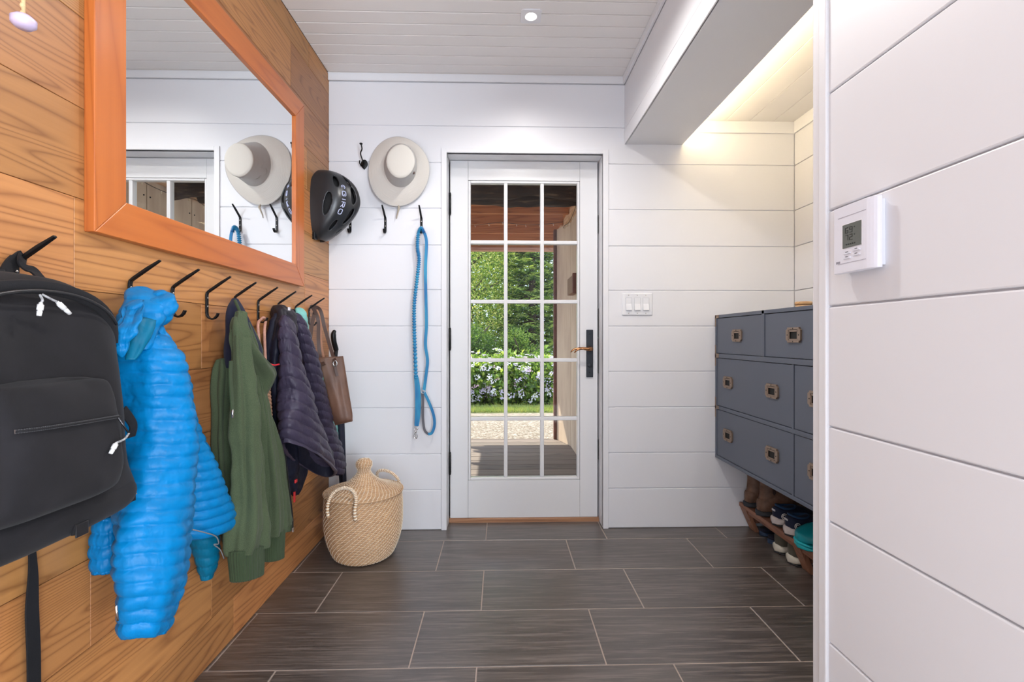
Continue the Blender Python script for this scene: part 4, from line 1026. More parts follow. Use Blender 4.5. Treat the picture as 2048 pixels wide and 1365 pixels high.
def lidfn(u):   # from the edge up to the knob
    K = [(0, 0.178, 0.306), (0.18, 0.150, 0.312), (0.36, 0.105, 0.328), (0.50, 0.066, 0.350), (0.62, 0.038, 0.375), (0.70, 0.026, 0.394), (0.76, 0.027, 0.406), (0.83, 0.034, 0.420), (0.90, 0.034, 0.436), (0.96, 0.022, 0.450), (1, 0.002, 0.455)]
    for (a_, r0, z0), (b_, r1, z1) in zip(K, K[1:]):
        if u <= b_: w_ = smooth((u - a_) / (b_ - a_)) * 0.5 + 0.5 * (u - a_) / (b_ - a_); return r0 + (r1 - r0) * w_, z0 + (z1 - z0) * w_
    return K[-1][1:]
lid = MB().lathe([(0.172, 0.302)] + coil(lidfn, 34, 0.0026), bc, 72).build('lid', [M_sea], t)
stitches(lidfn, 34, lambda u: max(8, int(46 * (1 - u) + 10)), 0.4, 0).build('lid_stitching', [M_stitch], lid)
MB().tube([bc + Vector((0.176 * math.cos(q), 0.176 * math.sin(q), 0.304)) for q in [2 * PI * k / 60 for k in range(60)]], 0.0045, 8, closed=True).build('lid_edge', [M_sea], lid)
def handle(ang, label_):
    d = Vector((math.cos(ang), math.sin(ang), 0)); s_ = Vector((-d.y, d.x, 0)); P_ = []
    for u in range(17):
        a_ = PI * u / 16; P_.append(bc + d * (0.183 - 0.035 * math.sin(a_)) + s_ * 0.066 * -math.cos(a_) * (1 + 0.1 * math.sin(a_)) + Vector((0, 0, 0.285 + 0.075 * math.sin(a_) ** 0.8)))
    P_ = [P_[0] + Vector((0, 0, -0.05)) - d * 0.006, P_[0] + Vector((0, 0, -0.025))] + P_ + [P_[-1] + Vector((0, 0, -0.025)), P_[-1] + Vector((0, 0, -0.05)) - d * 0.006]
    P_ = spline(P_, 4); mbh = MB(); mbh.tube(P_, [0.0062 + 0.0012 * math.sin(i * 1.6) for i in range(len(P_))], 10); h_ = mbh.build('handle', [M_sea], t)
    mbs = MB()
    for i in range(2, len(P_) - 2, 2):
        mbs.tube([P_[i] + Vector((0, 0, 0.0001)), P_[i + 1]], 0.0077, 8)
    mbs.build('binding', [M_stitch], h_)
handle(math.radians(-105), ''); handle(math.radians(65), '')

# ---------------------------------------------------------------- hanging clothes and bags
CT, ST = math.cos(TH), math.sin(TH)
def solve_ring(xl, xr, Xc, rx):
    """centre Y and half depth along the wall of an ellipse whose outline spans the two bearings"""
    def nrm(px):
        d = ray(px, HZ); return Vector((d.y, -d.x)).normalized()      # points to the right of the ray
    nl, nr = nrm(xl), nrm(xr)
    def yl(ry): return (math.sqrt((nl.x * rx) ** 2 + (nl.y * ry) ** 2) - nl.x * Xc) / nl.y
    def yr(ry): return (-math.sqrt((nr.x * rx) ** 2 + (nr.y * ry) ** 2) - nr.x * Xc) / nr.y
    lo, hi = 0.0, 0.4
    f = lambda r_: yl(r_) - yr(r_)
    flo = f(lo)
    for _ in range(50):
        m_ = (lo + hi) / 2
        if (f(m_) > 0) == (flo > 0): lo = m_
        else: hi = m_
    ry = (lo + hi) / 2
    return (yl(ry) + yr(ry)) / 2, max(ry, 0.004)
def fit_rx(xl, xr, Xc, rx, k=0.40):
    Yc = -F * Xc / (1001 - (xl + xr) / 2); return min(rx, k * (xr - xl) * Yc / F)
def interp(rows, n):
    """Catmull-Rom through numeric rows"""
    P = [rows[0]] + list(rows) + [rows[-1]]; out = []; m_ = len(rows) - 1
    for k in range(n + 1):
        s_ = k / n * m_; i = min(int(s_), m_ - 1); u = s_ - i; a_, b_, c_, d_ = P[i], P[i + 1], P[i + 2], P[i + 3]
        out.append([0.5 * ((2 * B) + (Cc - A) * u + (2 * A - 5 * B + 4 * Cc - Dd) * u * u + (3 * B - A - 3 * Cc + Dd) * u ** 3) for A, B, Cc, Dd in zip(a_, b_, c_, d_)])
    return out
def garment(rows, px=True, n=None, ns=72, quilt=None, folds=(), wr=(9, 0.004), tilt=0.45, power=2.3, hem=0.03, seed=0, top='close', slant=None, skew=0.0):
    """rows px: (y, xl, xr, Xc, rx); world: (Z, Yc, ry, Xc, rx). Returns MB: outside 0, inside 1"""
    R = []
    for r_ in rows:
        if px:
            y, xl, xr, Xc, rx = r_; rx = fit_rx(xl, xr, Xc, rx); Yc, ry = solve_ring(xl, xr, Xc, rx); zc = Xc * ST + Yc * CT - rx * 0.3
            R.append([H + (HZ - y) * zc / F, Yc, ry, Xc, rx])
        else: R.append(list(r_))
    L = abs(R[0][0] - R[-1][0]); n = n or max(12, int(L / (0.0028 if quilt else 0.0065)))
    R = interp(R, n); rings_ = []; s_ = 0; prev = None
    def ring(z, Yc, ry, Xc, rx, s_, k=1.0, disp=True):
        out = []
        for j in range(ns):
            q = 2 * PI * j / ns; c_, sn = math.cos(q), math.sin(q); e = 2 / power
            lx = rx * k * math.copysign(abs(c_) ** e, c_); ly = ry * k * math.copysign(abs(sn) ** e, sn)
            nn = Vector((c_ / max(rx, 1e-4), sn / max(ry, 1e-4), 0)).normalized()
            d = 0
            if disp:
                base = min(rx, ry)
                for kf, amp, ph_, dr_ in folds: d += amp * base * math.sin(kf * q + ph_ + dr_ * s_ + 0.8 * noise.noise(Vector((c_ * 1.2, sn * 1.2, s_ * 3 + seed))))
                w_ = Vector((Xc + lx, Yc + ly, z)) * wr[0]
                d += wr[1] * (noise.noise(w_ + Vector((seed, 0, 0))) + 0.5 * noise.noise(w_ * 2.3))
                if quilt:
                    sp, dep = quilt[0], quilt[1]; ss = s_ + 0.004 * noise.noise(Vector((c_ * 2, sn * 2, s_ * 6 + seed)))
                    if slant: ss += slant * ly
                    f_ = abs(math.sin(PI * ss / sp)); puff = f_ ** 0.5
                    d += dep * (puff - 0.6) + dep * 0.55 * (1 - f_) * noise.noise(Vector((c_ * 14, sn * 14, round(ss / sp) * 3.1 + seed))) + dep * 0.25 * noise.noise(Vector((c_ * 9, sn * 9, s_ * 40)))
            zt_ = tilt * (z - H) / max(Yc, 0.3) * ly
            out.append(Vector((Xc + lx + nn.x * d, Yc + ly + nn.y * d, z + zt_ + skew * ly)))
            if out[-1].x < XL + 0.003: out[-1].x = XL + 0.003 + 0.0005 * (j % 3)
        return out
    for i, (z, Yc, ry, Xc, rx) in enumerate(R):
        if prev is not None: s_ += math.sqrt((z - prev[0]) ** 2 + 0.1 * (Yc - prev[1]) ** 2)
        prev = (z, Yc); rings_.append(ring(z, Yc, max(ry, .003), Xc, max(rx, .003), s_))
    mb = MB()
    if top == 'close':
        z, Yc, ry, Xc, rx = R[0]; up = 1 if R[0][0] > R[-1][0] else -1
        rings_ = [ring(z + up * 0.005, Yc, ry, Xc, rx, 0, 0.45, False), ring(z + up * 0.003, Yc, ry, Xc, rx, 0, 0.8, False)] + rings_
    mb.rings(rings_, True, True, hem <= 0, 0)
    if hem > 0:
        z, Yc, ry, Xc, rx = R[-1]; c_ = Vector((Xc, Yc, z)); last = rings_[-1]
        def shr(k, dz): return [Vector((c_.x + (p.x - c_.x) * k, c_.y + (p.y - c_.y) * k, p.z + dz)) for p in last]
        mb.rings([last, shr(0.97, -0.003), shr(0.90, -0.002), shr(0.86, 0.004)], True, False, False, 0)
        mb.rings([shr(0.86, 0.004), shr(0.84, hem), shr(0.5, hem * 1.2)], True, False, True, 1)
    return mb
def fabric(name, col, rough=0.9, sheen=0.0, weave=900, vary=0.1, spec=0.3, col2=None, mel=0):
    m = N(name); n1 = m.noise(m.coords(), weave, 2); n2 = m.noise(m.coords(), 14, 4, 0.6)
    c = m.ramp(n2, [(0.3, tuple(x * (1 - vary) for x in col)), (0.7, tuple(min(1, x * (1 + vary)) for x in col))])
    if mel: c = m.mix(m.ramp(m.noise(m.coords((1, 1, 0.35)), mel, 2, 0.7), [(0.42, (0, 0, 0)), (0.62, (1, 1, 1))]), c, col2)
    m.color(c); m.set(Roughness=rough, Sheen_Weight=sheen, Specular_IOR_Level=spec); m.bump(n1, 0.35, 0.0006); return m.m
def nylon(name, col, rough=0.38, vary=0.08):
    m = N(name); n1 = m.noise(m.coords((1, 1, 1)), 30, 3, 0.5, 0.8); n2 = m.noise(m.coords((1, 1, 0.3)), 90, 2, 0.5)
    m.set(Roughness=rough, Specular_IOR_Level=0.2, Sheen_Weight=0.0); m.color(m.ramp(n1, [(0.3, tuple(x * (1 - vary) for x in col)), (0.7, tuple(min(1, x * (1 + vary)) for x in col))]))
    m.bump(m.math('ADD', n1, m.math('MULTIPLY', n2, 0.5)), 0.42, 0.005); return m.m

# ---- bright blue puffer jacket
M_blue = nylon('bright_blue_nylon', (0.0, 0.165, 0.42), 0.42); M_blue_in = nylon('teal_lining', (0.0, 0.12, 0.22), 0.5)
yb = hy_[1]
t = empty('puffer_jacket', (-0.82, yb, 0.33), 'bright blue quilted puffer jacket hanging between the black backpack and empty hooks', 'jacket')
Q = (0.0275, 0.0062)
garment([(700, 345, 350, -0.83, 0.020), (760, 335, 376, -0.83, 0.045), (830, 330, 388, -0.83, 0.05), (900, 330, 415, -0.835, 0.055), (960, 335, 440, -0.835, 0.06), (1010, 340, 457, -0.835, 0.06), (1048, 345, 470, -0.835, 0.06), (1068, 350, 468, -0.835, 0.058)],
        quilt=Q, folds=[(3, 0.06, 0, 3)], hem=0.04, seed=3, tilt=0.35).build('body', [M_blue, M_blue_in], t)
garment([(672, 262, 330, -0.80, 0.05), (720, 240, 360, -0.79, 0.062), (770, 235, 376, -0.785, 0.066), (830, 238, 386, -0.78, 0.068), (900, 240, 396, -0.775, 0.068), (960, 238, 397, -0.77, 0.066), (1020, 226, 392, -0.765, 0.062), (1080, 218, 386, -0.76, 0.058), (1140, 220, 378, -0.755, 0.055), (1200, 228, 364, -0.75, 0.050), (1250, 232, 352, -0.75, 0.045), (1276, 238, 338, -0.75, 0.038)],
        quilt=Q, folds=[(2, 0.10, 1, 4), (5, 0.05, 0, 6)], hem=0.02, seed=1, tilt=0.72, wr=(11, 0.009)).build('sleeve', [M_blue, M_blue_in], t)
garment([(640, 306, 316, -0.80, 0.010), (680, 308, 342, -0.79, 0.035), (720, 318, 362, -0.785, 0.045), (760, 334, 378, -0.785, 0.045), (800, 350, 386, -0.79, 0.040), (840, 366, 394, -0.795, 0.03), (862, 378, 392, -0.80, 0.015)],
        quilt=(0.030, 0.0045), hem=0, seed=6, tilt=-0.6, slant=0.5).build('shoulder', [M_blue, M_blue_in], t)
garment([(1060, 372, 436, -0.85, 0.04), (1100, 386, 440, -0.852, 0.040), (1135, 394, 436, -0.855, 0.034), (1160, 404, 424, -0.857, 0.018)],
        quilt=(0.030, 0.004), hem=0, seed=8, tilt=0.3).build('sleeve', [M_blue_in, M_blue_in], t)
garment([(1040, 190, 240, -0.86, 0.03), (1075, 182, 240, -0.862, 0.032), (1110, 177, 238, -0.862, 0.032), (1146, 180, 236, -0.862, 0.030)], quilt=Q, hem=0.02, seed=9, tilt=0.3).build('hem_flap', [M_blue, M_blue_in], t)
# hood: rolled opening around the hanger loop
h1 = garment([(577, 262, 300, -0.845, 0.028), (588, 250, 322, -0.835, 0.045), (605, 243, 334, -0.82, 0.055), (630, 238, 330, -0.81, 0.058), (660, 236, 312, -0.805, 0.055), (700, 236, 300, -0.80, 0.05)], quilt=(0.03, 0.004), folds=[(3, 0.12, 0.5, 8)], hem=0, seed=12, tilt=0.2, wr=(14, 0.010))
h1.build('hood', [M_blue, M_blue_in], t)
garment([(586, 300, 332, -0.80, 0.02), (596, 292, 342, -0.79, 0.032), (615, 292, 345, -0.785, 0.036), (632, 298, 341, -0.785, 0.034), (650, 308, 331, -0.79, 0.02)], quilt=(0.028, 0.004), folds=[(3, 0.14, 0.5, 20)], hem=0, seed=13, tilt=0, skew=0.5, wr=(22, 0.010)).build('hood_fold', [M_blue, M_blue_in], t)
garment([(610, 246, 292, -0.79, 0.025), (630, 238, 288, -0.775, 0.036), (655, 233, 272, -0.768, 0.036), (685, 233, 262, -0.765, 0.030), (712, 238, 254, -0.765, 0.018)], quilt=(0.028, 0.004), folds=[(4, 0.14, 1.5, 10)], hem=0, seed=14, tilt=0, skew=0.7, wr=(20, 0.009)).build('hood_fold', [M_blue, M_blue_in], t)
garment([(640, 262, 306, -0.785, 0.025), (665, 258, 300, -0.778, 0.03), (695, 256, 286, -0.775, 0.026), (720, 252, 270, -0.77, 0.014)], folds=[(3, 0.2, 0, 12)], hem=0, seed=15, tilt=0, wr=(20, 0.006)).build('hood_lining', [M_blue_in, M_blue_in], t)
M_seam = simple('dark_blue_seam', (0.002, 0.10, 0.26), 0.7)
cord = spline([U(385, 1060, X=-0.775), U(410, 1066, X=-0.77), U(432, 1074, X=-0.775), U(437, 1088, X=-0.78), U(428, 1090, X=-0.785), U(440, 1100, X=-0.79), U(448, 1118, X=-0.80)], 8)
MB().tube(cord, 0.0016, 6).build('drawcord', [simple('grey_cord', (0.20, 0.20, 0.22), 0.7)], t)
zz = [U(x, y, X=-0.722) for x, y in ((232, 1212), (234, 1228), (236, 1242))]
MB().tube(zz, 0.0022, 6).build('zipper_end', [M_steel], t)
MB().tube(spline([Vector((XL + 0.032, yb, HB - 0.079)), Vector((XL + 0.018, yb, HB - 0.073)), U(262, 590, X=-0.86), U(275, 585, X=-0.84)], 6), 0.003, 8).build('hanger_loop', [M_seam], t)

# ---- green zip hoodie
M_green = fabric('heathered_green_fleece', (0.042, 0.060, 0.030), 0.95, 0.05, 900, 0.12, col2=(0.078, 0.103, 0.055), mel=1500)
M_rib = fabric('green_ribbed_knit', (0.036, 0.056, 0.026), 0.95, 0.06, 500, 0.05)
M_navy = fabric('navy_lining', (0.014, 0.016, 0.036), 0.95, 0.05)
yg = hy_[4]
t = empty('zip_hoodie', (-0.82, yg, 0.4), 'heathered green zip hoodie with navy lining hanging beside the dark puffer jacket', 'hoodie')
garment([(720, 436, 462, -0.872, 0.02), (745, 431, 476, -0.87, 0.03), (800, 431, 500, -0.87, 0.032), (900, 433, 515, -0.868, 0.034), (980, 441, 530, -0.866, 0.034), (1040, 448, 545, -0.865, 0.034), (1075, 452, 548, -0.865, 0.033)], folds=[(8, 0.22, 0, 2), (3, 0.16, 1, 3)], hem=0.02, seed=21, tilt=0.5).build('back_panel', [M_green, M_navy], t)
garment([(645, 474, 500, -0.83, 0.03), (700, 462, 520, -0.83, 0.045), (760, 462, 520, -0.83, 0.05), (820, 470, 530, -0.83, 0.05), (900, 480, 556, -0.832, 0.048), (980, 488, 568, -0.835, 0.046), (1060, 492, 582, -0.838, 0.04)], folds=[(7, 0.26, 2, 3)], hem=0.02, seed=22, tilt=0.5).build('front_panel', [M_green, M_navy], t)
garment([(625, 470, 492, -0.80, 0.02), (660, 462, 497, -0.79, 0.035), (710, 460, 503, -0.785, 0.04), (780, 462, 512, -0.78, 0.042), (860, 463, 520, -0.775, 0.044), (940, 466, 526, -0.77, 0.046), (1010, 466, 531, -0.765, 0.048), (1055, 458, 531, -0.763, 0.048), (1090, 454, 529, -0.763, 0.045), (1108, 455, 527, -0.763, 0.040)], folds=[(4, 0.22, 0.5, 5), (9, 0.09, 0, 2)], hem=0, seed=23, tilt=0.55, wr=(10, 0.010)).build('sleeve', [M_green, M_navy], t)
garment([(1100, 456, 528, -0.763, 0.038), (1112, 457, 527, -0.763, 0.036), (1135, 459, 527, -0.763, 0.035), (1158, 461, 526, -0.763, 0.034)], hem=0.015, seed=24, tilt=0.55, wr=(8, 0.001), folds=[(36, 0.03, 0, 0)], ns=216).build('cuff', [M_rib, M_navy], t)
garment([(760, 505, 528, -0.80, 0.02), (800, 508, 538, -0.80, 0.032), (860, 512, 549, -0.80, 0.036), (930, 520, 560, -0.80, 0.038), (1000, 525, 571, -0.80, 0.038), (1050, 526, 572, -0.80, 0.037), (1072, 527, 570, -0.80, 0.034)], folds=[(3, 0.26, 2, 4), (8, 0.10, 0, 3)], hem=0, seed=25, tilt=0.5).build('sleeve', [M_green, M_navy], t)
garment([(1066, 527, 570, -0.80, 0.032), (1085, 527, 569, -0.80, 0.031), (1112, 527, 568, -0.80, 0.030), (1120, 527, 568, -0.80, 0.030)], hem=0.012, seed=26, tilt=0.5, wr=(8, 0.001), folds=[(36, 0.03, 0, 0)], ns=216).build('cuff', [M_rib, M_navy], t)
garment([(880, 552, 566, -0.845, 0.02), (960, 560, 576, -0.845, 0.022), (1030, 568, 584, -0.845, 0.022), (1062, 570, 585, -0.845, 0.02)], hem=0.01, seed=27).build('zip_panel', [M_green, M_navy], t)
zp = [U(567, 880, X=-0.825), U(577, 960, X=-0.825), U(585, 1030, X=-0.825), U(586, 1055, X=-0.825)]
MB().tube(spline(zp, 8), 0.0022, 6).build('zipper', [simple('dark_zip', (0.03, 0.03, 0.035), 0.4, 0.5)], t)
MB().box(zp[-1].x - 0.003, zp[-1].x + 0.003, zp[-1].y - 0.006, zp[-1].y + 0.006, zp[-1].z - 0.018, zp[-1].z).build('zip_slider', [M_steel], t, bevel=0.001)
# navy neck and green hood folded over
garment([(600, 462, 478, -0.86, 0.02), (615, 455, 486, -0.85, 0.035), (640, 451, 497, -0.845, 0.045), (670, 450, 508, -0.84, 0.05), (700, 448, 520, -0.84, 0.05), (735, 452, 524, -0.84, 0.045)], folds=[(3, 0.1, 0, 5)], hem=0, seed=28, tilt=0.1).build('lining', [M_navy, M_navy], t)
garment([(636, 466, 486, -0.80, 0.02), (655, 463, 496, -0.79, 0.03), (690, 468, 512, -0.785, 0.034), (720, 482, 532, -0.785, 0.034), (745, 500, 550, -0.79, 0.032), (762, 508, 548, -0.795, 0.026), (790, 512, 534, -0.80, 0.02)], folds=[(4, 0.22, 1, 9)], hem=0.01, seed=29, tilt=-0.5, wr=(12, 0.006)).build('hood', [M_green, M_navy], t)
pts = [U(470, 601, X=-0.84), U(480, 625, X=-0.815), U(488, 650, X=-0.80), U(503, 680, X=-0.79), U(516, 705, X=-0.785)]
MB().tube(spline(pts, 6), 0.0045, 8).build('neck_seam', [M_rib], t)
pts = [U(462, 722, X=-0.735), U(461, 750, X=-0.735), U(463, 790, X=-0.735), U(465, 820, X=-0.735)]
ribn = MB(); rs = []
for p in spline(pts, 8): rs.append([p + Vector((0.002, -0.007, 0)), p + Vector((0.002, 0.007, 0)), p + Vector((-0.002, 0.007, 0)), p + Vector((-0.002, -0.007, 0))])
ribn.rings(rs, sm=False); ribn.build('drawstring', [M_rib], t, bevel=0.001)
MB().tube([pts[-1], pts[-1] + Vector((0, 0, -0.022))], 0.003, 8).build('drawstring_tip', [M_steel], t)

# ---- braided rope with pompom
yr_ = hy_[5]
M_rope = simple('brown_rope', (0.28, 0.15, 0.09), 0.85, bump=0.6, bscale=400, vary=0.2); M_ropep = simple('pinkish_rope', (0.46, 0.24, 0.18), 0.8, bump=0.6, bscale=400, vary=0.15)
t = empty('braided_rope', (XL + 0.03, yr_, 0.8), 'brown braided rope with a furry pompom hanging between hoodie and puffer jacket', 'rope')
hkp = Vector((XL + 0.022, yr_, HB - 0.073))
MB().tube(spline([U(519, 690, X=-0.865), U(516, 650, X=-0.868), hkp + Vector((-0.006, -0.008, 0.002)), hkp + Vector((0.0, 0.0, 0.010)), hkp + Vector((0.004, 0.008, 0.0)), U(529, 660, X=-0.86), U(530, 700, X=-0.855), U(533, 760, X=-0.85)], 8), 0.0050, 8).build('loop', [M_ropep], t)
top_ = U(529, 740, X=-0.845); bot = U(538, 862, X=-0.835); mb = MB()
for ph_ in range(3):
    pp = []
    for i in range(121):
        u = i / 120; a_ = u * 2 * PI * 5.5 + ph_ * 2 * PI / 3; c_ = top_.lerp(bot, u); pp.append(c_ + Vector((0.009 * math.cos(a_), 0.009 * math.sin(a_), 0)))
    mb.tube(pp, 0.0072, 8)
mb.build('braid', [M_rope], t)
pc = U(545, 876, X=-0.825); r = random.Random(8); vs = []; fs = []
for k in range(2600):
    d = Vector((r.gauss(0, 1), r.gauss(0, 1), r.gauss(0, 1))).normalized(); e = (d + Vector((r.gauss(0, .25), r.gauss(0, .25), r.gauss(0, .25) - .15))).normalized(); s_ = d.orthogonal().normalized() * 0.0006
    o = len(vs); vs += [pc + d * 0.012 - s_, pc + d * 0.012 + s_, pc + e * r.uniform(0.026, 0.034)]; fs.append((o, o + 1, o + 2))
MB().add(vs, fs).ball(pc, 0.014, 8).build('pompom', [simple('tawny_fur', (0.45, 0.27, 0.14), 0.9, vary=0.3, bscale=300)], t)

# ---- dark purple puffer
M_pur = nylon('dark_purple_nylon', (0.042, 0.034, 0.060), 0.42); M_nin = nylon('navy_inner', (0.010, 0.011, 0.022), 0.5); M_nblue = nylon('navy_blue_nylon', (0.022, 0.030, 0.085), 0.45)
yn = hy_[6]
t = empty('puffer_jacket', (-0.82, yn, 0.45), 'dark purple quilted puffer jacket hanging between the green hoodie and the leather tote', 'jacket')
QN = (0.050, 0.0070)
garment([(628, 548, 580, -0.85, 0.03), (670, 536, 585, -0.85, 0.035), (720, 532, 590, -0.852, 0.036), (800, 540, 600, -0.855, 0.036), (880, 551, 610, -0.86, 0.034), (940, 562, 612, -0.86, 0.03), (975, 574, 606, -0.862, 0.024), (990, 584, 598, -0.862, 0.016)], folds=[(5, 0.2, 0, 6)], hem=0.01, seed=31, tilt=0.4, wr=(14, 0.008)).build('lining', [M_nin, M_nin], t)
garment([(640, 562, 588, -0.81, 0.02), (670, 560, 596, -0.795, 0.04), (720, 562, 604, -0.785, 0.05), (770, 562, 618, -0.778, 0.055), (820, 561, 634, -0.772, 0.058), (870, 560, 652, -0.768, 0.060), (905, 560, 664, -0.766, 0.060), (925, 562, 669, -0.766, 0.058)], quilt=QN, folds=[(2, 0.10, 0, 3)], hem=0.09, seed=32, tilt=0, skew=-0.55, wr=(9, 0.010)).build('front_panel', [M_pur, M_nin], t)
garment([(632, 584, 606, -0.83, 0.02), (670, 592, 622, -0.815, 0.035), (720, 602, 638, -0.81, 0.04), (780, 616, 652, -0.81, 0.042), (840, 632, 668, -0.81, 0.042), (890, 644, 682, -0.81, 0.042), (930, 652, 690, -0.812, 0.040), (950, 658, 686, -0.815, 0.034)], quilt=(0.044, 0.0065), hem=0.03, seed=33, tilt=0, skew=-0.35, wr=(9, 0.007)).build('sleeve', [M_pur, M_nblue], t)
garment([(612, 550, 572, -0.865, 0.022), (622, 546, 588, -0.855, 0.032), (640, 546, 592, -0.845, 0.036), (668, 544, 590, -0.84, 0.038), (695, 540, 580, -0.84, 0.034), (722, 540, 566, -0.845, 0.02)], folds=[(4, 0.16, 0, 10)], hem=0, seed=34, tilt=0, wr=(20, 0.010)).build('hood', [nylon('black_nylon', (0.02, 0.018, 0.024), 0.4), M_nin], t)
MB().tube(spline([U(537, 727, X=-0.80), U(548, 731, X=-0.795), U(558, 729, X=-0.795)], 5), 0.0028, 8).build('red_piping', [simple('bright_red', (0.62, 0.02, 0.03), 0.5)], t)
pz = U(589, 984, X=-0.83); M_redt = simple('red_zip_tag', (0.55, 0.015, 0.02), 0.5)
MB().box(pz.x - 0.002, pz.x + 0.002, pz.y - 0.007, pz.y + 0.007, pz.z - 0.042, pz.z).build('zip_tag', [M_redt], t, bevel=0.0012)
pz = U(592, 962, X=-0.80); MB().box(pz.x - 0.003, pz.x + 0.003, pz.y - 0.010, pz.y + 0.008, pz.z - 0.008, pz.z + 0.006).build('cord_lock', [M_redt], t, bevel=0.002)
pz = U(578, 615, X=-0.815); MB().box(pz.x, pz.x + 0.001, pz.y - 0.010, pz.y + 0.010, pz.z - 0.012, pz.z).build('size_tag', [simple('white_tag', (0.75, 0.73, 0.78), 0.7)], t)

# ---- mint jacket mostly hidden
M_mint = nylon('mint_nylon', (0.20, 0.50, 0.46), 0.6)
t = empty('mint_jacket', (-0.84, hy_[7], 0.6), 'mint green quilted jacket peeking out behind the dark purple puffer jacket', 'jacket')
garment([(620, 590, 608, -0.865, 0.018), (630, 587, 613, -0.85, 0.028), (660, 592, 617, -0.85, 0.028), (700, 602, 628, -0.852, 0.03), (760, 616, 648, -0.855, 0.03), (820, 628, 668, -0.855, 0.032), (870, 640, 678, -0.855, 0.032), (895, 650, 682, -0.855, 0.03)], quilt=(0.03, 0.003), hem=0.02, seed=41, tilt=0.3).build('body', [M_mint, M_mint], t)
garment([(618, 590, 606, -0.84, 0.014), (626, 590, 612, -0.83, 0.022), (640, 592, 611, -0.83, 0.022), (655, 594, 607, -0.835, 0.016)], folds=[(3, .2, 0, 20)], hem=0, seed=42, tilt=0, wr=(20, 0.006)).build('collar', [M_mint, M_mint], t)
MB().tube(spline([Vector((XL + 0.032, hy_[7], HB - 0.070)), Vector((XL + 0.024, hy_[7], HB - 0.07)), U(586, 622, X=-0.865), U(592, 626, X=-0.855)], 5), 0.006, 8).build('hanger_loop', [M_nin], t)

# ---- folded umbrella leaning in the corner
t = empty('umbrella', (-0.80, 2.45, 0), 'folded dark umbrella with a black handle leaning in the corner behind the tote', 'umbrella')
b0 = Vector((-0.795, 2.47, 0.004)); t0 = U(671, 715, X=-0.838); 
MB().tube(spline([t0 + Vector((0.001, 0, -0.04)), t0, U(672, 700, X=-0.838), U(668, 684, X=-0.842), U(667, 668, X=-0.842), U(670, 662, X=-0.838)], 6), [0.010] * 12 + [0.013] * 12 + [0.012, 0.011, 0.010, 0.010, 0.009, 0.008, 0.004][:7], 12).build('handle', [M_black], t)
cn = []; axis = (b0 - t0)
for i in range(31):
    u = i / 30; c_ = t0 + axis * (0.03 + 0.93 * u); R0 = 0.006 + 0.020 * smooth(u / 0.12) * (1 - 0.75 * u)
    cn.append([c_ + Vector((math.cos(q), math.sin(q), 0)) * R0 * (1 + 0.22 * math.sin(5 * q + 2.5 * u)) for q in [2 * PI * k / 40 for k in range(40)]])
MB().rings(cn).build('canopy', [fabric('dark_navy_canopy', (0.018, 0.02, 0.035), 0.8)], t)
MB().tube([t0 + axis * 0.94, b0], 0.0035, 8).build('tip', [M_black], t)

# ---- leather tote
m = N('brown_leather'); n1 = m.noise(m.coords(), 120, 4, 0.6); n2 = m.noise(m.coords((1, 1, 1)), 9, 4, 0.6)
m.color(m.ramp(n2, [(0.3, (0.085, 0.038, 0.024)), (0.7, (0.165, 0.080, 0.050))])); m.set(Roughness=0.5); m.bump(n1, 0.25, 0.001); M_lea = m.m
t = empty('leather_tote', (-0.80, 2.20, 0.62), 'brown leather tote bag with long straps on the last hook by the corner', 'bag')
TL, TR = U(637, 716, X=-0.85), U(685, 713, X=-0.755); BR, BL = U(706, 842, X=-0.690), U(668, 851, X=-0.775)
def quadpt(u, v):   # u across left to right, v down
    a_ = TL.lerp(TR, u); b_ = BL.lerp(BR, u); return a_.lerp(b_, v)
nq = (TR - TL).cross(BL - TL).normalized()
if nq.y > 0: nq = -nq
NU_, NV_ = 22, 30; fr_, bk_ = [], []
for j in range(NV_ + 1):
    v = j / NV_; r1, r2 = [], []
    for i in range(NU_ + 1):
        u = i / NU_; cu = 0.5 + (u - 0.5) * (1 - 0.10 * smooth((v - 0.86) / 0.14) ** 2)
        p = quadpt(cu, v); th = 0.014 * (math.sin(PI * u) ** 0.5) * (0.35 + 0.65 * math.sin(PI * min(1, v * 0.62 + 0.06)) ) * (1 - smooth((v - 0.94) / 0.06) * 0.8) + 0.0015
        wv = 0.004 * noise.noise(Vector((u * 4, v * 3, 7))) + 0.003 * math.sin(u * 7 + v * 3) * (1 - v) 
        r1.append(p + nq * (th + wv)); r2.append(p - nq * (th - wv))
    fr_.append(r1); bk_.append(r2)
mb = MB(); mb.rings([a_ + b_[::-1] for a_, b_ in zip(fr_, bk_)], True, True, True); mb.build('bag_body', [M_lea], t)
edge = [bk_[j][NU_] * 0.5 + fr_[j][NU_] * 0.5 for j in range(NV_ + 1)] + [fr_[NV_][i] * 0.5 + bk_[NV_][i] * 0.5 for i in range(NU_, -1, -1)]
MB().tube(edge, 0.0030, 8).build('edge_piping', [M_lea], t)
def strap(pts, w_=0.009, n=10):
    pts = spline(pts, n); rs = []
    for i, p in enumerate(pts):
        d = (pts[min(i + 1, len(pts) - 1)] - pts[max(i - 1, 0)]).normalized(); x = d.cross(Vector((0.35, -1, 0))).normalized(); nn = x.cross(d)
        rs.append([p + x * a_ + nn * b_ for a_, b_ in ((w_, 0.0015), (-w_, 0.0015), (-w_, -0.0015), (w_, -0.0015))])
    return MB().rings(rs, sm=False)
HK = Vector((XL + 0.020, hy_[8], HB - 0.076 + 0.004))
M_strap = simple('dark_brown_strap', (0.06, 0.028, 0.020), 0.5, bump=0.2, bscale=200)
hk_ = Vector((XL + 0.010, hy_[8], HB + 0.006))
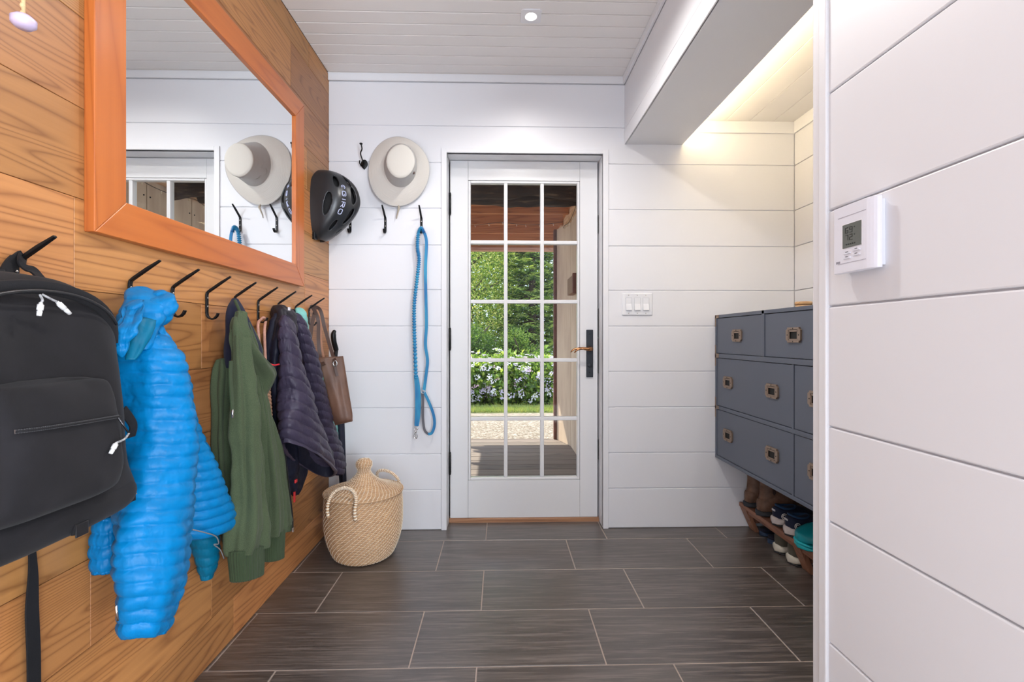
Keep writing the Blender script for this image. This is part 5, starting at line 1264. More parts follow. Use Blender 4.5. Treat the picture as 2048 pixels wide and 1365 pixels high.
strap([U(618, 696, X=-0.885), U(624, 650, X=-0.885), U(630, 618, X=-0.885), hk_ + Vector((0.004, 0, 0.004)), U(640, 620, X=-0.868), U(649, 655, X=-0.85), U(662, 700, X=-0.81), quadpt(0.62, 0.10) + nq * 0.022], 0.008).build('strap', [M_strap], t)
strap([hk_ + Vector((0.008, 0, 0.002)), U(636, 640, X=-0.87), U(637, 680, X=-0.86), U(640, 712, X=-0.85), quadpt(0.12, 0.12) + nq * 0.02], 0.008).build('strap', [M_strap], t)
strap([hk_ + Vector((0.012, 0.004, 0.0)), U(640, 640, X=-0.865), U(643, 690, X=-0.855), U(648, 715, X=-0.845), U(654, 752, X=-0.83)], 0.004).build('thin_strap', [simple('tan_lace', (0.34, 0.15, 0.08), 0.6)], t)
c0 = quadpt(0.60, 0.11) + nq * 0.028
mb = MB(); mb.tube([c0 + Vector((0.009 * math.cos(q), -0.003, 0.011 * math.sin(q) * 1.2)) for q in [2 * PI * k / 16 for k in range(16)]], 0.0020, 8, closed=True); mb.build('ring', [M_steel], t)
strap([c0 + Vector((0, 0, -0.010)), c0 + Vector((0.005, -0.004, -0.035)), c0 + Vector((0.012, -0.004, -0.058))], 0.006).build('strap_end', [M_strap], t)

# ---- black backpack
M_bag = fabric('black_canvas', (0.007, 0.0065, 0.0085), 0.85, 0.04, 1400, 0.3, 0.3); M_bagd = fabric('black_webbing', (0.007, 0.007, 0.009), 0.8, 0.02, 900)
t = empty('backpack', (-0.80, 0.80, 0.68), 'large black canvas backpack hanging on the first hook at the left edge', 'backpack')
def brow(Z, Yc, ry, Xf, Xb=-0.897): return (Z, Yc, ry, (Xf + Xb) / 2, (Xf - Xb) / 2)
garment([brow(1.128, 0.80, 0.040, -0.83), brow(1.120, 0.795, 0.095, -0.79), brow(1.095, 0.79, 0.135, -0.755), brow(1.05, 0.79, 0.158, -0.735), brow(0.98, 0.79, 0.166, -0.722), brow(0.90, 0.79, 0.168, -0.715), brow(0.80, 0.79, 0.170, -0.710), brow(0.74, 0.79, 0.172, -0.700), brow(0.705, 0.79, 0.168, -0.705), brow(0.688, 0.79, 0.155, -0.72)],
        px=False, power=4.2, ns=120, hem=0, seed=51, tilt=0, folds=[], wr=(6, 0.017)).build('main_compartment', [M_bag, M_bagd], t)
# bottom panel bulging below the pocket
garment([brow(0.752, 0.79, 0.150, -0.704), brow(0.738, 0.79, 0.164, -0.688), brow(0.715, 0.79, 0.166, -0.688), brow(0.695, 0.79, 0.158, -0.70), brow(0.684, 0.79, 0.14, -0.72)], px=False, power=5, ns=100, hem=0, seed=52, tilt=0, wr=(9, 0.005)).build('base_panel', [M_bag, M_bagd], t)
pk = garment([brow(0.946, 0.765, 0.085, -0.700, -0.76), brow(0.940, 0.765, 0.097, -0.685, -0.76), brow(0.915, 0.765, 0.101, -0.672, -0.76), brow(0.885, 0.765, 0.103, -0.666, -0.76), brow(0.84, 0.763, 0.104, -0.660, -0.76), brow(0.79, 0.76, 0.105, -0.660, -0.76), brow(0.762, 0.76, 0.103, -0.668, -0.76), brow(0.748, 0.76, 0.095, -0.69, -0.76)],
        px=False, power=5.5, ns=100, hem=0, seed=53, tilt=0, wr=(9, 0.010)); pko = pk.build('front_pocket', [M_bag, M_bagd], t)
# rolled top flap with zip opening
mb = MB(); arc = []
for k in range(25):
    a_ = PI * k / 24; arc.append(Vector((-0.752 + 0.012 * math.sin(a_), 0.79 - 0.150 * math.cos(a_), 1.005 + 0.092 * math.sin(a_) ** 0.8)))
mb.tube(arc, 0, flat=(0.011, 0.003)); mb.build('zip_flap', [M_bagd], t)
mb = MB(); mb.tube([p + Vector((0.012, 0, -0.006)) for p in arc[3:-3]], 0.0028, 8); mb.build('main_zipper', [simple('zip_black', (0.03, 0.03, 0.032), 0.35, 0.4)], t)
# pocket zip
zA, zB = U(43, 864, X=-0.662), U(246, 833, X=-0.664)
bv = BVHTree.FromPolygons([Vector(v) for v in pk.v], [tuple(f) for f in pk.f])
def onpk(y, z, off=0.001):
    h_ = bv.ray_cast(Vector((0, y, z)), Vector((-1, 0, 0)))[0]; return (h_ + Vector((off, 0, 0))) if h_ is not None else Vector((-0.665, y, z))
zp = [onpk(zA.y + (zB.y - zA.y) * k / 20, zA.z + (zB.z - zA.z) * k / 20) for k in range(21)]
mb = MB(); mb.tube(zp, 0, flat=(0.0055, 0.0012)); mb.build('pocket_zip_tape', [M_bagd], t)
mb = MB()
n_ = 64
for k in range(n_):
    u = k / n_ * 20; i = int(u); p = zp[i].lerp(zp[min(i + 1, 20)], u - i) + Vector((0.0016, 0, 0)); mb.box(p.x - 0.0008, p.x + 0.0008, p.y - 0.0010, p.y + 0.0010, p.z - 0.0028, p.z + 0.0028)
mb.build('pocket_zip_teeth', [simple('grey_zip_teeth', (0.16, 0.16, 0.17), 0.35, 0.7)], t)
M_cordg = simple('grey_fleck_cord', (0.30, 0.30, 0.31), 0.8, vary=0.5, bscale=900); M_grip = simple('pale_grey_grip', (0.62, 0.62, 0.62), 0.6, bump=0.3, bscale=300)
def pull(P0, P1, P2, name='zip_pull'):
    c_ = MB().tube(spline([P0, P0.lerp(P1, 0.5) + Vector((0.003, 0, -0.002)), P1], 5), 0.0018, 6).build(name, [M_cordg], t)
    MB().tube([P1, P1.lerp(P2, 0.12), P1.lerp(P2, 0.15), P1.lerp(P2, 0.55), P1.lerp(P2, 0.6), P1.lerp(P2, 0.66), P2], [0.0026, 0.0026, 0.0042, 0.0042, 0.0024, 0.0036, 0.0030], 10).build('grip', [M_grip], c_)
pull(U(80, 590, X=-0.722), U(82, 606, X=-0.716), U(78, 632, X=-0.714)); pull(U(84, 589, X=-0.722), U(114, 604, X=-0.718), U(140, 628, X=-0.716))
a0 = zp[-2] + Vector((0.003, 0, 0)); mb = MB(); mb.tube([a0, U(258, 867, X=-0.660)], 0, flat=(0.002, 0.001)); mb.build('zip_slider', [simple('zip_steel', (0.12, 0.12, 0.13), 0.3, 0.9)], t)
pull(U(258, 867, X=-0.660), U(233, 886, X=-0.656), U(221, 908, X=-0.656))
# grab loop over the hook
ht = Vector((XL + 0.040, hy_[0], HB + 0.030))
def webb(pts, w_, n=10, name='strap', mt=None, dirn=(1, 0, 0), th=0.0015):
    pts = spline(pts, n); rs = []
    for i, p in enumerate(pts):
        d = (pts[min(i + 1, len(pts) - 1)] - pts[max(i - 1, 0)]).normalized(); x = d.cross(Vector(dirn)).normalized(); nn = x.cross(d); ww = w_(i / (len(pts) - 1)) if callable(w_) else w_
        rs.append([p + x * a_ + nn * b_ for a_, b_ in ((ww, th), (-ww, th), (-ww, -th), (ww, -th))])
    return MB().rings(rs, sm=False).build(name, [mt or M_bagd], t, bevel=0.0008)
hk_ = Vector((XL + 0.012, hy_[0], HB + 0.010))
webb([U(-2, 585, X=-0.85), U(8, 555, X=-0.86), U(22, 530, X=-0.875), hk_ + Vector((0.002, 0, 0.003)), U(45, 528, X=-0.87), U(70, 545, X=-0.85), U(90, 566, X=-0.83)], lambda u: 0.012 if u < 0.4 else 0.010, name='grab_loop')
# loose strap end hanging down, and the side strap
webb([U(64, 1100, X=-0.885), U(66, 1150, X=-0.885), U(64, 1220, X=-0.885), U(67, 1300, X=-0.882), U(68, 1380, X=-0.882), U(66, 1500, X=-0.882)], lambda u: 0.007 + 0.006 * smooth(u * 2.2), name='loose_strap')
webb([U(246, 820, X=-0.740), U(266, 850, X=-0.742), U(262, 875, X=-0.748)], 0.010, name='side_strap')
# woven label and patch
p = U(262, 992, X=-0.715)
lb = MB().box(p.x, p.x + 0.002, p.y - 0.012, p.y + 0.010, p.z - 0.012, p.z + 0.012).build('fabric_label', [M_black], t, bevel=0.0005)
def lettering(txt, size, loc, rot, mat, parent, name='lettering', ext=0.0002):
    cu = bpy.data.curves.new(name, 'FONT'); cu.body = txt; cu.size = size; cu.extrude = ext; cu.align_x = 'CENTER'; cu.align_y = 'CENTER'
    tmp = bpy.data.objects.new('tmp', cu); C.objects.link(tmp); bpy.context.view_layer.update()
    me = bpy.data.meshes.new_from_object(tmp.evaluated_get(bpy.context.evaluated_depsgraph_get())); bpy.data.objects.remove(tmp)
    me.materials.clear(); me.materials.append(mat); o = bpy.data.objects.new(name, me); C.objects.link(o)
    pw = Vector((0, 0, 0)); q = parent
    while q is not None: pw += Vector(q.location); q = q.parent
    o.parent = parent; o.location = Vector(loc) - pw; o.rotation_euler = rot; return o
lettering('CORDURA', 0.0052, (p.x + 0.0024, p.y - 0.001, p.z + 0.001), (PI / 2, 0, PI / 2), simple('orange_thread', (0.85, 0.36, 0.05), 0.6), lb)
p = U(160, 1058, X=-0.690)
webb([U(146, 1072, X=-0.689), U(150, 1058, X=-0.6885), U(152, 1050, X=-0.6885)], 0.003, name='patch_edge'); 
MB().box(-0.689, -0.6865, p.y - 0.011, p.y + 0.013, p.z - 0.012, p.z + 0.010).build('patch', [simple('black_rubber', (0.012, 0.012, 0.014), 0.35)], t, bevel=0.002)

# ---------------------------------------------------------------- wall-hung chest of drawers
M_navyp = simple('slate_blue_paint', (0.092, 0.108, 0.145), 0.38, bump=0.04, bscale=120)
M_brass = simple('aged_bronze_brass', (0.30, 0.22, 0.165), 0.42, 0.75, bump=0.1, bscale=200)
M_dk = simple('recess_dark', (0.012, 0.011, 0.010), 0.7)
FX = 1.150; DYB, DYA = D - 0.004, 1.165; DZ_T, DZ_B = 1.138, 0.378
t = empty('chest_of_drawers', (FX + 0.21, (DYA + DYB) / 2, DZ_B), 'slate blue wall-hung campaign chest of drawers with brass recessed pulls', 'chest of drawers')
mb = MB()
TH_ = 0.016
mb.box(FX, XA - 0.001, DYA, DYB, DZ_T - TH_, DZ_T); mb.box(FX, XA - 0.001, DYA, DYB, DZ_B, DZ_B + TH_)
mb.box(FX + 0.0002, XA - 0.001, DYA + 0.0003, DYA + TH_, DZ_B + 0.001, DZ_T - 0.001); mb.box(FX + 0.0002, XA - 0.001, DYB - TH_, DYB - 0.0003, DZ_B + 0.001, DZ_T - 0.001)
R1, R2 = (0.912, 0.934), (0.640, 0.658)
for z0, z1 in (R1, R2): mb.box(FX, XA - 0.02, DYA, DYB, z0, z1)
for y in (2.055, 1.615): mb.box(FX, XA - 0.02, y - 0.010, y + 0.010, R1[1], DZ_T)
mb.box(FX + 0.001, XA - 0.02, 1.838, 1.850, DZ_B, R1[0])
mb.box(XA - 0.02, XA - 0.001, DYA, DYB, DZ_B, DZ_T)
mb.build('carcass', [M_navyp], t, bevel=0.0015)
def drawer(y0, y1, z0, z1, pulls, name='drawer'):
    g_ = 0.0022
    d_ = MB().box(FX + 0.0035, FX + 0.022, y0 + g_, y1 - g_, z0 + g_, z1 - g_).box(FX + 0.022, FX + 0.30, y0 + 0.012, y1 - 0.012, z0 + 0.012, z1 - 0.03).build(name, [M_navyp], t, bevel=0.0012)
    for py_, pz_ in pulls:
        w_, h_, c_ = 0.046, 0.030, 0.009
        mb = MB(); o_ = [(py_ - w_ + c_, pz_ - h_), (py_ + w_ - c_, pz_ - h_), (py_ + w_ - c_, pz_ - h_ + c_ * .6), (py_ + w_, pz_ - h_ + c_), (py_ + w_, pz_ + h_ - c_), (py_ + w_ - c_, pz_ + h_ - c_ * .6), (py_ + w_ - c_, pz_ + h_), (py_ - w_ + c_, pz_ + h_), (py_ - w_ + c_, pz_ + h_ - c_ * .6), (py_ - w_, pz_ + h_ - c_), (py_ - w_, pz_ - h_ + c_), (py_ - w_ + c_, pz_ - h_ + c_ * .6)]
        iw, ih = 0.030, 0.021
        i_ = []
        for (yy, zz) in o_:
            i_.append((py_ + math.copysign(iw, yy - py_), pz_ + math.copysign(min(ih, ih), zz - pz_)))
        # frame plate made of four bars plus cut corners
        for a0, a1, b0, b1 in ((py_ - w_ + c_, py_ + w_ - c_, pz_ + ih, pz_ + h_), (py_ - w_ + c_, py_ + w_ - c_, pz_ - h_, pz_ - ih)):
            mb.box(FX - 0.0045, FX + 0.004, a0, a1, b0, b1)
        for sg in (-1, 1):
            ya, yb2 = sorted((py_ + sg * iw, py_ + sg * w_)); yc = py_ + sg * (w_ - c_)
            mb.prism([(py_ + sg * iw, pz_ - ih), (yc, pz_ - ih - 0.004), (py_ + sg * w_, pz_ - ih + 0.001), (py_ + sg * w_, pz_ + ih - 0.001), (yc, pz_ + ih + 0.004), (py_ + sg * iw, pz_ + ih)], FX - 0.0045, FX + 0.004, 'X')
        pl = mb.build('pull', [M_brass], d_, bevel=0.0008)
        MB().box(FX + 0.0020, FX + 0.0034, py_ - iw, py_ + iw, pz_ - ih, pz_ + ih).build('recess', [M_dk], pl)
        mb = MB(); mb.box(FX - 0.0035, FX - 0.0005, py_ - iw + 0.001, py_ + iw - 0.001, pz_ + ih - 0.009, pz_ + ih - 0.002); mb.box(FX - 0.0035, FX - 0.0005, py_ - iw + 0.0005, py_ - iw + 0.006, pz_ - ih, pz_ + ih); mb.box(FX - 0.0035, FX - 0.0005, py_ + iw - 0.006, py_ + iw - 0.0005, pz_ - ih, pz_ + ih); mb.box(FX - 0.0035, FX - 0.0005, py_ - iw + 0.001, py_ + iw - 0.001, pz_ - ih, pz_ - ih + 0.006); mb.build('bail', [M_brass], pl, bevel=0.001)
        mb = MB()
        for dy, dz in ((-0.036, 0), (0.036, 0), (0, 0.0255), (0, -0.0255)): mb.lathe([(0.0026, 0), (0.002, 0.001), (0, 0.0012)], n=8, m=Matrix.Translation((FX - 0.0045, py_ + dy, pz_ + dz)) @ Matrix.Rotation(-PI / 2, 4, 'Y'))
        mb.build('screws', [M_dk], pl)
zt0, zt1 = R1[1], DZ_T - TH_
pz = U(1460, 672, X=FX).z
for y0, y1 in ((2.065, DYB - TH_), (1.625, 2.045), (DYA + TH_, 1.605)): drawer(y0, y1, zt0, zt1, [((y0 + y1) / 2, 1.028)])
for z0, z1 in ((R2[1], R1[0]), (DZ_B + TH_, R2[0])):
    zc_ = z0 + (z1 - z0) * 0.50
    drawer(1.850, DYB - TH_, z0, z1, [(2.375, zc_ + 0.006), (1.985, zc_ + 0.006)]); drawer(DYA + TH_, 1.838, z0, z1, [(1.70, zc_ + 0.006), (1.31, zc_ + 0.006)])
def corner(z, zz1, top=False):
    mb = MB(); th = 0.0014
    mb.box(FX - th, FX, DYB - 0.045, DYB - 0.002, z, zz1)
    mb.box(FX - th, FX, DYB - 0.014, DYB - 0.002, z - (0.045 if not top else 0.045), zz1 + (0.045 if not top else 0))
    mb.build('corner_bracket', [M_brass], t, bevel=0.0005)
corner(DZ_T - TH_, DZ_T - 0.0005, True); corner(R1[0], R1[1]); corner(R2[0], R2[1])

# small wooden boxes on the chest
M_olive = wood('light_turned_wood', (0.30, 0.14, 0.05), (0.62, 0.38, 0.18), (0.72, 0.48, 0.26), 'X', 6, 0.5)
p = U(1608, 606, Y=2.02); p = Vector((1.315, 2.03, DZ_T))
t = empty('wooden_box', p, 'small round turned wooden box with a lid standing on the slate blue chest', 'box')
MB().lathe([(0.0, 0.0005), (0.030, 0.0005), (0.032, 0.004), (0.032, 0.019), (0.029, 0.021), (0, 0.021)], p, 36).build('body', [M_olive], t)
MB().lathe([(0.0, 0.0212), (0.031, 0.0212), (0.0335, 0.023), (0.0335, 0.033), (0.031, 0.0355), (0, 0.0362)], p, 36).build('lid', [M_olive], t)
p2 = Vector((1.262, 2.015, DZ_T)); tag(MB().box(p2.x - 0.022, p2.x + 0.012, p2.y - 0.02, p2.y + 0.02, DZ_T + 0.0005, DZ_T + 0.004).build('wooden_tray', [M_olive], bevel=0.001), 'thin flat piece of wood lying beside the round wooden box', 'tray')

# ---------------------------------------------------------------- shoe bench
M_bench = wood('reddish_bench_wood', (0.10, 0.035, 0.02), (0.26, 0.11, 0.065), (0.36, 0.17, 0.10), 'Y', 4, 0.5, attr=None)
M_benchL = wood('reddish_bench_leg', (0.12, 0.045, 0.025), (0.32, 0.14, 0.08), (0.42, 0.21, 0.125), 'Z', 4, 0.5)
BT = 0.142
t = empty('shoe_bench', (1.40, 2.0, 0), 'low reddish wooden shoe bench under the slate blue chest', 'bench')
MB().box(1.272, 1.395, 1.42, D - 0.02, BT - 0.020, BT).box(1.400, 1.52, 1.42, D - 0.02, BT - 0.020, BT).build('top', [M_bench], t, bevel=0.002)
MB().box(1.290, 1.300, 1.45, D - 0.04, BT - 0.045, BT - 0.0205).build('apron', [M_bench], t, bevel=0.0015)
for y in (2.475, 2.030, 1.50):
    for sx in (0, 1):
        xa, xb = (1.276, 1.330) if sx == 0 else (1.515, 1.470)
        dx = 0.022
        MB().prism([(xa, BT - 0.0205), (xa + (dx if sx == 0 else -dx), BT - 0.0205), (xb + (dx if sx == 0 else -dx), 0.001), (xb, 0.001)], y - 0.030, y + 0.030, 'Y').build('leg', [M_benchL], t, bevel=0.0015)
    MB().box(1.312, 1.48, y - 0.008, y + 0.008, 0.04, 0.095).build('stretcher', [M_bench], t, bevel=0.0015)

t = empty('recessed_light', (1.27, 1.2, AZ), 'added unseen square ceiling downlight in the alcove, hidden above the chest', 'ceiling light')  # fixture added out of sight for the alcove fill spot
MB().box(1.226, 1.314, 1.156, 1.244, 2.174, 2.1797).build('frame', [M_trim], t, bevel=0.001)
MB().lathe([(0.0, 2.1730), (0.020, 2.1735), (0.024, 2.174)], (1.27, 1.2, 0), 24).build('bulb', [M_bulbL], t)

# ---------------------------------------------------------------- footwear
def shoe_rings(L, W, hfn, wfn, cfn, n=26, ns=28, z0=0.0, flat=0.55):
    """lofted from heel (0) to toe (L); returns rings of local points (x along, y across, z up)"""
    rs = []
    for i in range(n + 1):
        u = i / n; w_ = max(W / 2 * wfn(u), 0.002); h_ = max(hfn(u), 0.003); c_ = cfn(u); ring = []
        for k in range(ns):
            q = 2 * PI * k / ns; cy, sz = math.cos(q), math.sin(q)
            e = 0.62 if sz < 0 else 0.85
            ring.append(Vector((u * L, c_ + w_ * math.copysign(abs(cy) ** e, cy), z0 + h_ * (0.5 + 0.5 * math.copysign(abs(sz) ** (0.5 if sz < 0 else 0.9), sz)))))
        rs.append(ring)
    return rs
def wshoe(u): return (math.sqrt(max(0, 1 - ((0.10 - u) / 0.10) ** 2)) if u < 0.10 else 1) * (0.76 + 0.24 * smooth((u - 0.2) / 0.4)) * (1 if u < 0.80 else math.sqrt(max(0.0, 1 - ((u - 0.80) / 0.20) ** 2)) * 1.0) + 0.02
def place(mb, X, Y, Z, side, toe=1):
    """toe = 1 points to the wall (+X), -1 to the room"""
    for i, v in enumerate(mb.v):
        x, y, z = v
        mb.v[i] = (X + x * toe, Y + y * side, Z + z)
    return mb
M_boot = N('brown_boot_leather'); n1 = M_boot.noise(M_boot.coords(), 22, 4, 0.6); M_boot.color(M_boot.ramp(n1, [(0.3, (0.09, 0.045, 0.028)), (0.7, (0.21, 0.115, 0.07))])); M_boot.set(Roughness=0.55); M_boot.bump(n1, 0.4, 0.003); M_boot = M_boot.m
M_boots = simple('dark_boot_sole', (0.035, 0.038, 0.045), 0.8); M_gore = simple('dark_elastic', (0.04, 0.022, 0.018), 0.9, bump=0.5, bscale=500)
def boot(X, Y, Z, side, label):
    t = empty('ankle_boot', (X, Y, Z), label, 'boot', 'brown boots on the bench')
    place(MB().rings(shoe_rings(0.285, 0.104, lambda u: 0.026 - 0.006 * smooth((u - .2) / .15) + 0.0 * u, wshoe, lambda u: 0.006 * math.sin(PI * u)), True, True, True), X - 0.004, Y, Z, side).build('sole', [M_boots], t)
    place(MB().rings(shoe_rings(0.272, 0.094, lambda u: 0.060 + 0.045 * smooth(u / 0.35) - 0.055 * smooth((u - 0.38) / 0.4) - 0.015 * smooth((u - 0.75) / 0.25), wshoe, lambda u: 0.006 * math.sin(PI * u), z0=0.020), True, True, True), X + 0.002, Y, Z, side).build('vamp', [M_boot], t)
    rs = []
    for i in range(15):
        u = i / 14; z = 0.030 + 0.185 * u; lx = 0.054 - 0.006 * math.sin(PI * u) + (0.022 * (1 - u) ** 2.5); ly = 0.0375 - 0.003 * math.sin(PI * u) ; cx = 0.066 + 0.009 * (1 - u) ** 2
        rs.append([Vector((cx + lx * math.cos(q), ly * math.sin(q), z + 0.010 * math.cos(q) * -u)) for q in [2 * PI * k / 32 for k in range(32)]])
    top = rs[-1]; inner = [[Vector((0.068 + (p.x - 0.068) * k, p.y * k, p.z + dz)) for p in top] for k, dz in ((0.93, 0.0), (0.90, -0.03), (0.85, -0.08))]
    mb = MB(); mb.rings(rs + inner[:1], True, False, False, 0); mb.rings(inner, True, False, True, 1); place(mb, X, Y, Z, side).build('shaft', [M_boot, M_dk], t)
    mb = MB(); 
    gx = 0.066
    mb.prism([(gx - 0.014, 0.200), (gx + 0.018, 0.200), (gx + 0.008, 0.115), (gx, 0.105), (gx - 0.008, 0.115)], -0.0372, -0.0340, 'Y'); place(mb, X, Y, Z, 1).build('elastic_gusset', [M_gore], t, bevel=0.001)
    MB().tube([Vector((X + 0.66 * 0.1 - 0.054 + 0.0025, Y, Z + 0.10)), Vector((X + 0.0185, Y, Z + 0.15)), Vector((X + 0.0140, Y, Z + 0.205))], 0.0025, 8).build('back_seam', [M_boot], t)
boot(1.270, 2.440, BT, 1, 'scuffed brown leather boot at the back end of the bench, beside the white wall')
boot(1.268, 2.318, BT, -1, 'scuffed brown leather boot between the other boot and the navy sneaker')
def sneaker(X, Y, Z, side, label, up, sole, outs, group, accent, logo=True, lace=None, name='sneaker', h=0.085, toe=1):
    t = empty(name, (X, Y, Z), label, 'shoe', group)
    cf = lambda u: 0.006 * math.sin(PI * u)
    place(MB().rings(shoe_rings(0.282, 0.104, lambda u: 0.009 + 0.012 * smooth((u - 0.86) / 0.14), wshoe, cf), True, True, True), X, Y, Z, side, toe).build('outsole', [outs], t)
    place(MB().rings(shoe_rings(0.284, 0.106, lambda u: 0.034 - 0.012 * smooth((u - 0.25) / 0.5), wshoe, cf, z0=0.007), True, True, True), X - 0.001 * toe, Y, Z, side, toe).build('midsole', [sole], t)
    hf = lambda u: (h - 0.028) * (1.0 - 0.10 * math.sin(PI * min(1, u / 0.34))) if u < 0.34 else (h - 0.028) * (1.04 - 0.62 * smooth((u - 0.34) / 0.55))
    place(MB().rings(shoe_rings(0.272, 0.092, hf, wshoe, cf, z0=0.030), True, True, True), X + 0.005 * toe, Y, Z, side, toe).build('upper', [up], t)
    rs = []
    for i, (k, dz) in enumerate(((1.0, 0.0), (1.02, 0.006), (0.92, 0.009), (0.80, 0.004), (0.74, -0.006))):
        rs.append([Vector((0.062 + 0.048 * k * math.cos(q), 0.030 * k * math.sin(q), h - 0.006 + dz + 0.010 * abs(math.cos(q)) ** 2 * (1 if math.cos(q) < 0 else 0.5))) for q in [2 * PI * j / 28 for j in range(28)]])
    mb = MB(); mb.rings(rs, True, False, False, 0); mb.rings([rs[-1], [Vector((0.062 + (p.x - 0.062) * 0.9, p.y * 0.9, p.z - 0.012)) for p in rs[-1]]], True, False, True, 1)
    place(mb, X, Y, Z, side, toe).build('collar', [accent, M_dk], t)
    mb = MB()
    for k in range(5):
        x = 0.125 + k * 0.016; z = h - 0.002 - 0.007 * k - 0.0012 * k * k * 0.6
        mb.tube([Vector((x, -0.022, z - 0.008)), Vector((x + 0.003, 0, z)), Vector((x, 0.022, z - 0.008))], 0.0028, 6)
    place(mb, X, Y, Z, side, toe).build('laces', [lace or accent], t)
    if logo:
        mb = MB()
        for R_, st in ((0.0125, 0.5), (0.0065, 0.5)):
            mb.tube([Vector((0.034 + R_ * math.cos(a_), -0.0385, 0.052 + R_ * math.sin(a_))) for a_ in [st + (2 * PI - 2 * st) * k / 16 for k in range(17)]], 0.0016, 6)
        place(mb, X, Y, Z, 1, toe).build('logo', [simple('white_print', (0.8, 0.8, 0.8), 0.5)], t)
        mb = MB(); mb.box(0.004, 0.007, -0.012, 0.012, 0.066, 0.074); place(mb, X, Y, Z, side, toe).build('heel_tab', [simple('grey_print', (0.55, 0.55, 0.57), 0.5)], t)
    return t
M_nvs = fabric('navy_mesh', (0.012, 0.018, 0.045), 0.8, 0.05, 700); M_wsole = simple('off_white_foam', (0.62, 0.57, 0.55), 0.6, bump=0.2, bscale=120, vary=0.12); M_outs = simple('dark_rubber', (0.025, 0.024, 0.026), 0.8)
M_nvc = fabric('navy_collar', (0.015, 0.05, 0.12), 0.8, 0.05)
sneaker(1.272, 2.192, BT, 1, 'navy sneaker with off-white sole on the bench, next to the brown boot', M_nvs, M_wsole, M_outs, 'navy sneakers on the bench', M_nvc)
sneaker(1.262, 2.078, BT, -1, 'navy sneaker with off-white sole on the bench, next to the teal clog', M_nvs, M_wsole, M_outs, 'navy sneakers on the bench', M_nvc)
M_ols = fabric('olive_mesh', (0.085, 0.080, 0.060), 0.85, 0.05, 700); M_olc = fabric('grey_brown_collar', (0.16, 0.12, 0.115), 0.85, 0.05); M_cream = simple('cream_foam', (0.58, 0.55, 0.46), 0.6); M_lacew = simple('grey_lace', (0.25, 0.25, 0.24), 0.8)
sneaker(1.300, 2.222, 0.0, 1, 'olive sneaker with cream sole on the floor beside the navy slipper', M_ols, M_cream, M_outs, 'olive sneakers under the bench', M_olc, False, M_lacew, h=0.098)
sneaker(1.296, 2.112, 0.0, -1, 'olive sneaker with cream sole on the floor beside the bench leg', M_ols, M_cream, M_outs, 'olive sneakers under the bench', M_olc, False, M_lacew, h=0.098)
# slippers on the floor
M_slip = fabric('navy_felt', (0.014, 0.014, 0.028), 0.95, 0.05, 400); M_slips = simple('blue_slipper_sole', (0.020, 0.042, 0.090), 0.8)
for X, Y, side, lb in ((1.335, 2.415, 1, 'dark navy slipper on the floor beside the far bench leg'), (1.325, 2.322, -1, 'dark navy slipper on the floor beside the olive sneaker')):
    t = empty('slipper', (X, Y, 0), lb, 'slipper', 'navy slippers under the bench'); cf = lambda u: 0.005 * math.sin(PI * u)
    place(MB().rings(shoe_rings(0.265, 0.086, lambda u: 0.022, wshoe, cf)), X, Y, 0, side).build('sole', [M_slips], t)
    place(MB().rings(shoe_rings(0.255, 0.078, lambda u: 0.018 + 0.026 * smooth((u - 0.38) / 0.12) * (1 - 0.35 * smooth((u - 0.7) / 0.3)), wshoe, cf, z0=0.020)), X + 0.004, Y, 0, side).build('upper', [M_slip], t)
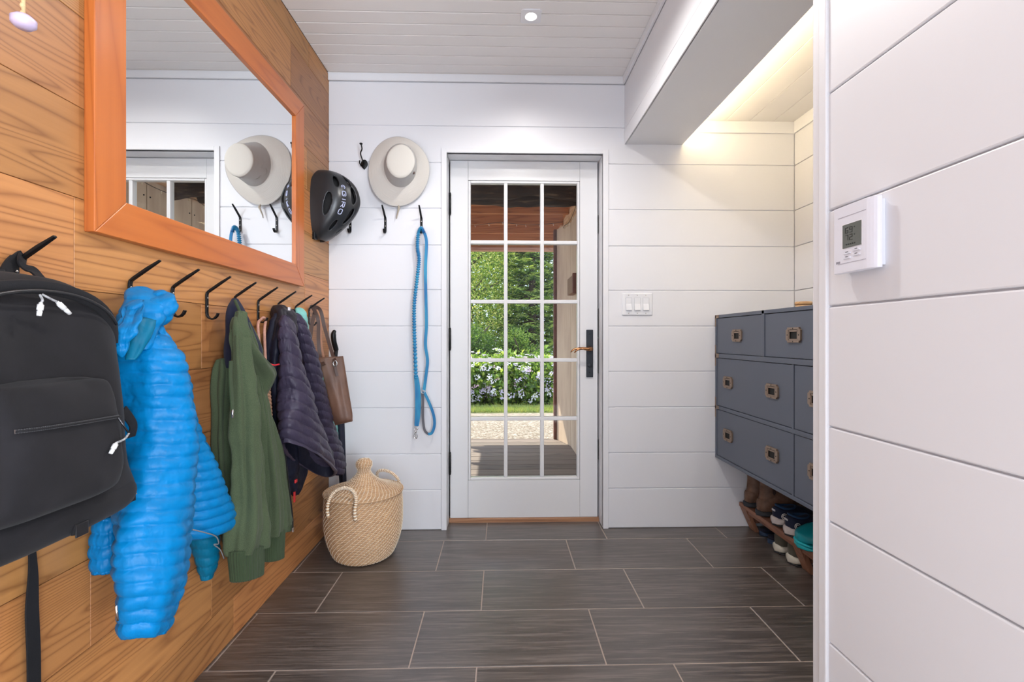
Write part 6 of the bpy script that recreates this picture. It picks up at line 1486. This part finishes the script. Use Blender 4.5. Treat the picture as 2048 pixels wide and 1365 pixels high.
# teal clogs
M_teal = simple('teal_foam', (0.0, 0.25, 0.30), 0.5, bump=0.1, bscale=200); M_teal2 = simple('bright_teal_foam', (0.005, 0.36, 0.41), 0.5)
for X, Y, side, lb in ((1.500, 1.952, 1, 'teal rubber clog on the bench beside the navy sneaker'), (1.502, 1.822, -1, 'teal rubber clog half hidden behind the near white wall edge')):
    t = empty('rubber_clog', (X, Y, BT), lb, 'clog', 'teal clogs on the bench'); cf = lambda u: 0.006 * math.sin(PI * u)
    wclog = lambda u: wshoe(u) * (0.90 + 0.22 * smooth((u - 0.35) / 0.3))
    place(MB().rings(shoe_rings(0.262, 0.112, lambda u: 0.020, wclog, cf)), X, Y, BT, side, -1).build('sole', [M_teal2], t)
    place(MB().rings(shoe_rings(0.266, 0.116, lambda u: 0.010, wclog, cf, z0=0.018)), X + 0.002, Y, BT, side, -1).build('sole_rim', [M_teal2], t)
    hf = lambda u: 0.014 + 0.052 * smooth((u - 0.36) / 0.10) * (1 - 0.62 * smooth((u - 0.62) / 0.40))
    place(MB().rings(shoe_rings(0.256, 0.110, hf, wclog, cf, n=40, z0=0.027)), X - 0.003, Y, BT, side, -1).build('upper', [M_teal], t)
    sp_ = spline([(0.115, -0.053, 0.060), (0.075, -0.054, 0.078), (0.03, -0.045, 0.090), (-0.002, 0, 0.094), (0.03, 0.045, 0.090), (0.075, 0.054, 0.078), (0.115, 0.053, 0.060)], 6)
    mb = MB(); mb.tube(sp_, 0, flat=(0.009, 0.003), up=(0, 0, 1)); place(mb, X, Y, BT, side, -1).build('heel_strap', [M_teal], t)
    for sy in (-1, 1):
        mb = MB(); mb.lathe([(0.0075, 0), (0.006, 0.002), (0, 0.0025)], n=14, m=Matrix.Translation((0.115, 0.0545 * sy, 0.064)) @ Matrix.Rotation(-sy * PI / 2, 4, 'X')); place(mb, X, Y, BT, side, -1).build('rivet', [M_dk], t)
    mb = MB()
    for k in range(7):
        u = 0.55 + 0.05 * (k // 2) ; y = (-0.022 if k % 2 else 0.022) if k < 6 else 0
        x = 0.262 * u; z = 0.027 + hf(u) * (0.97 if abs(y) < 0.01 else 0.93) ; mb.lathe([(0.0042, 0.0), (0, 0.001)], n=10, m=Matrix.Translation((x, y, z + 0.0006)))
    place(mb, X, Y, BT, side, -1).build('vent_holes', [M_dk], t)
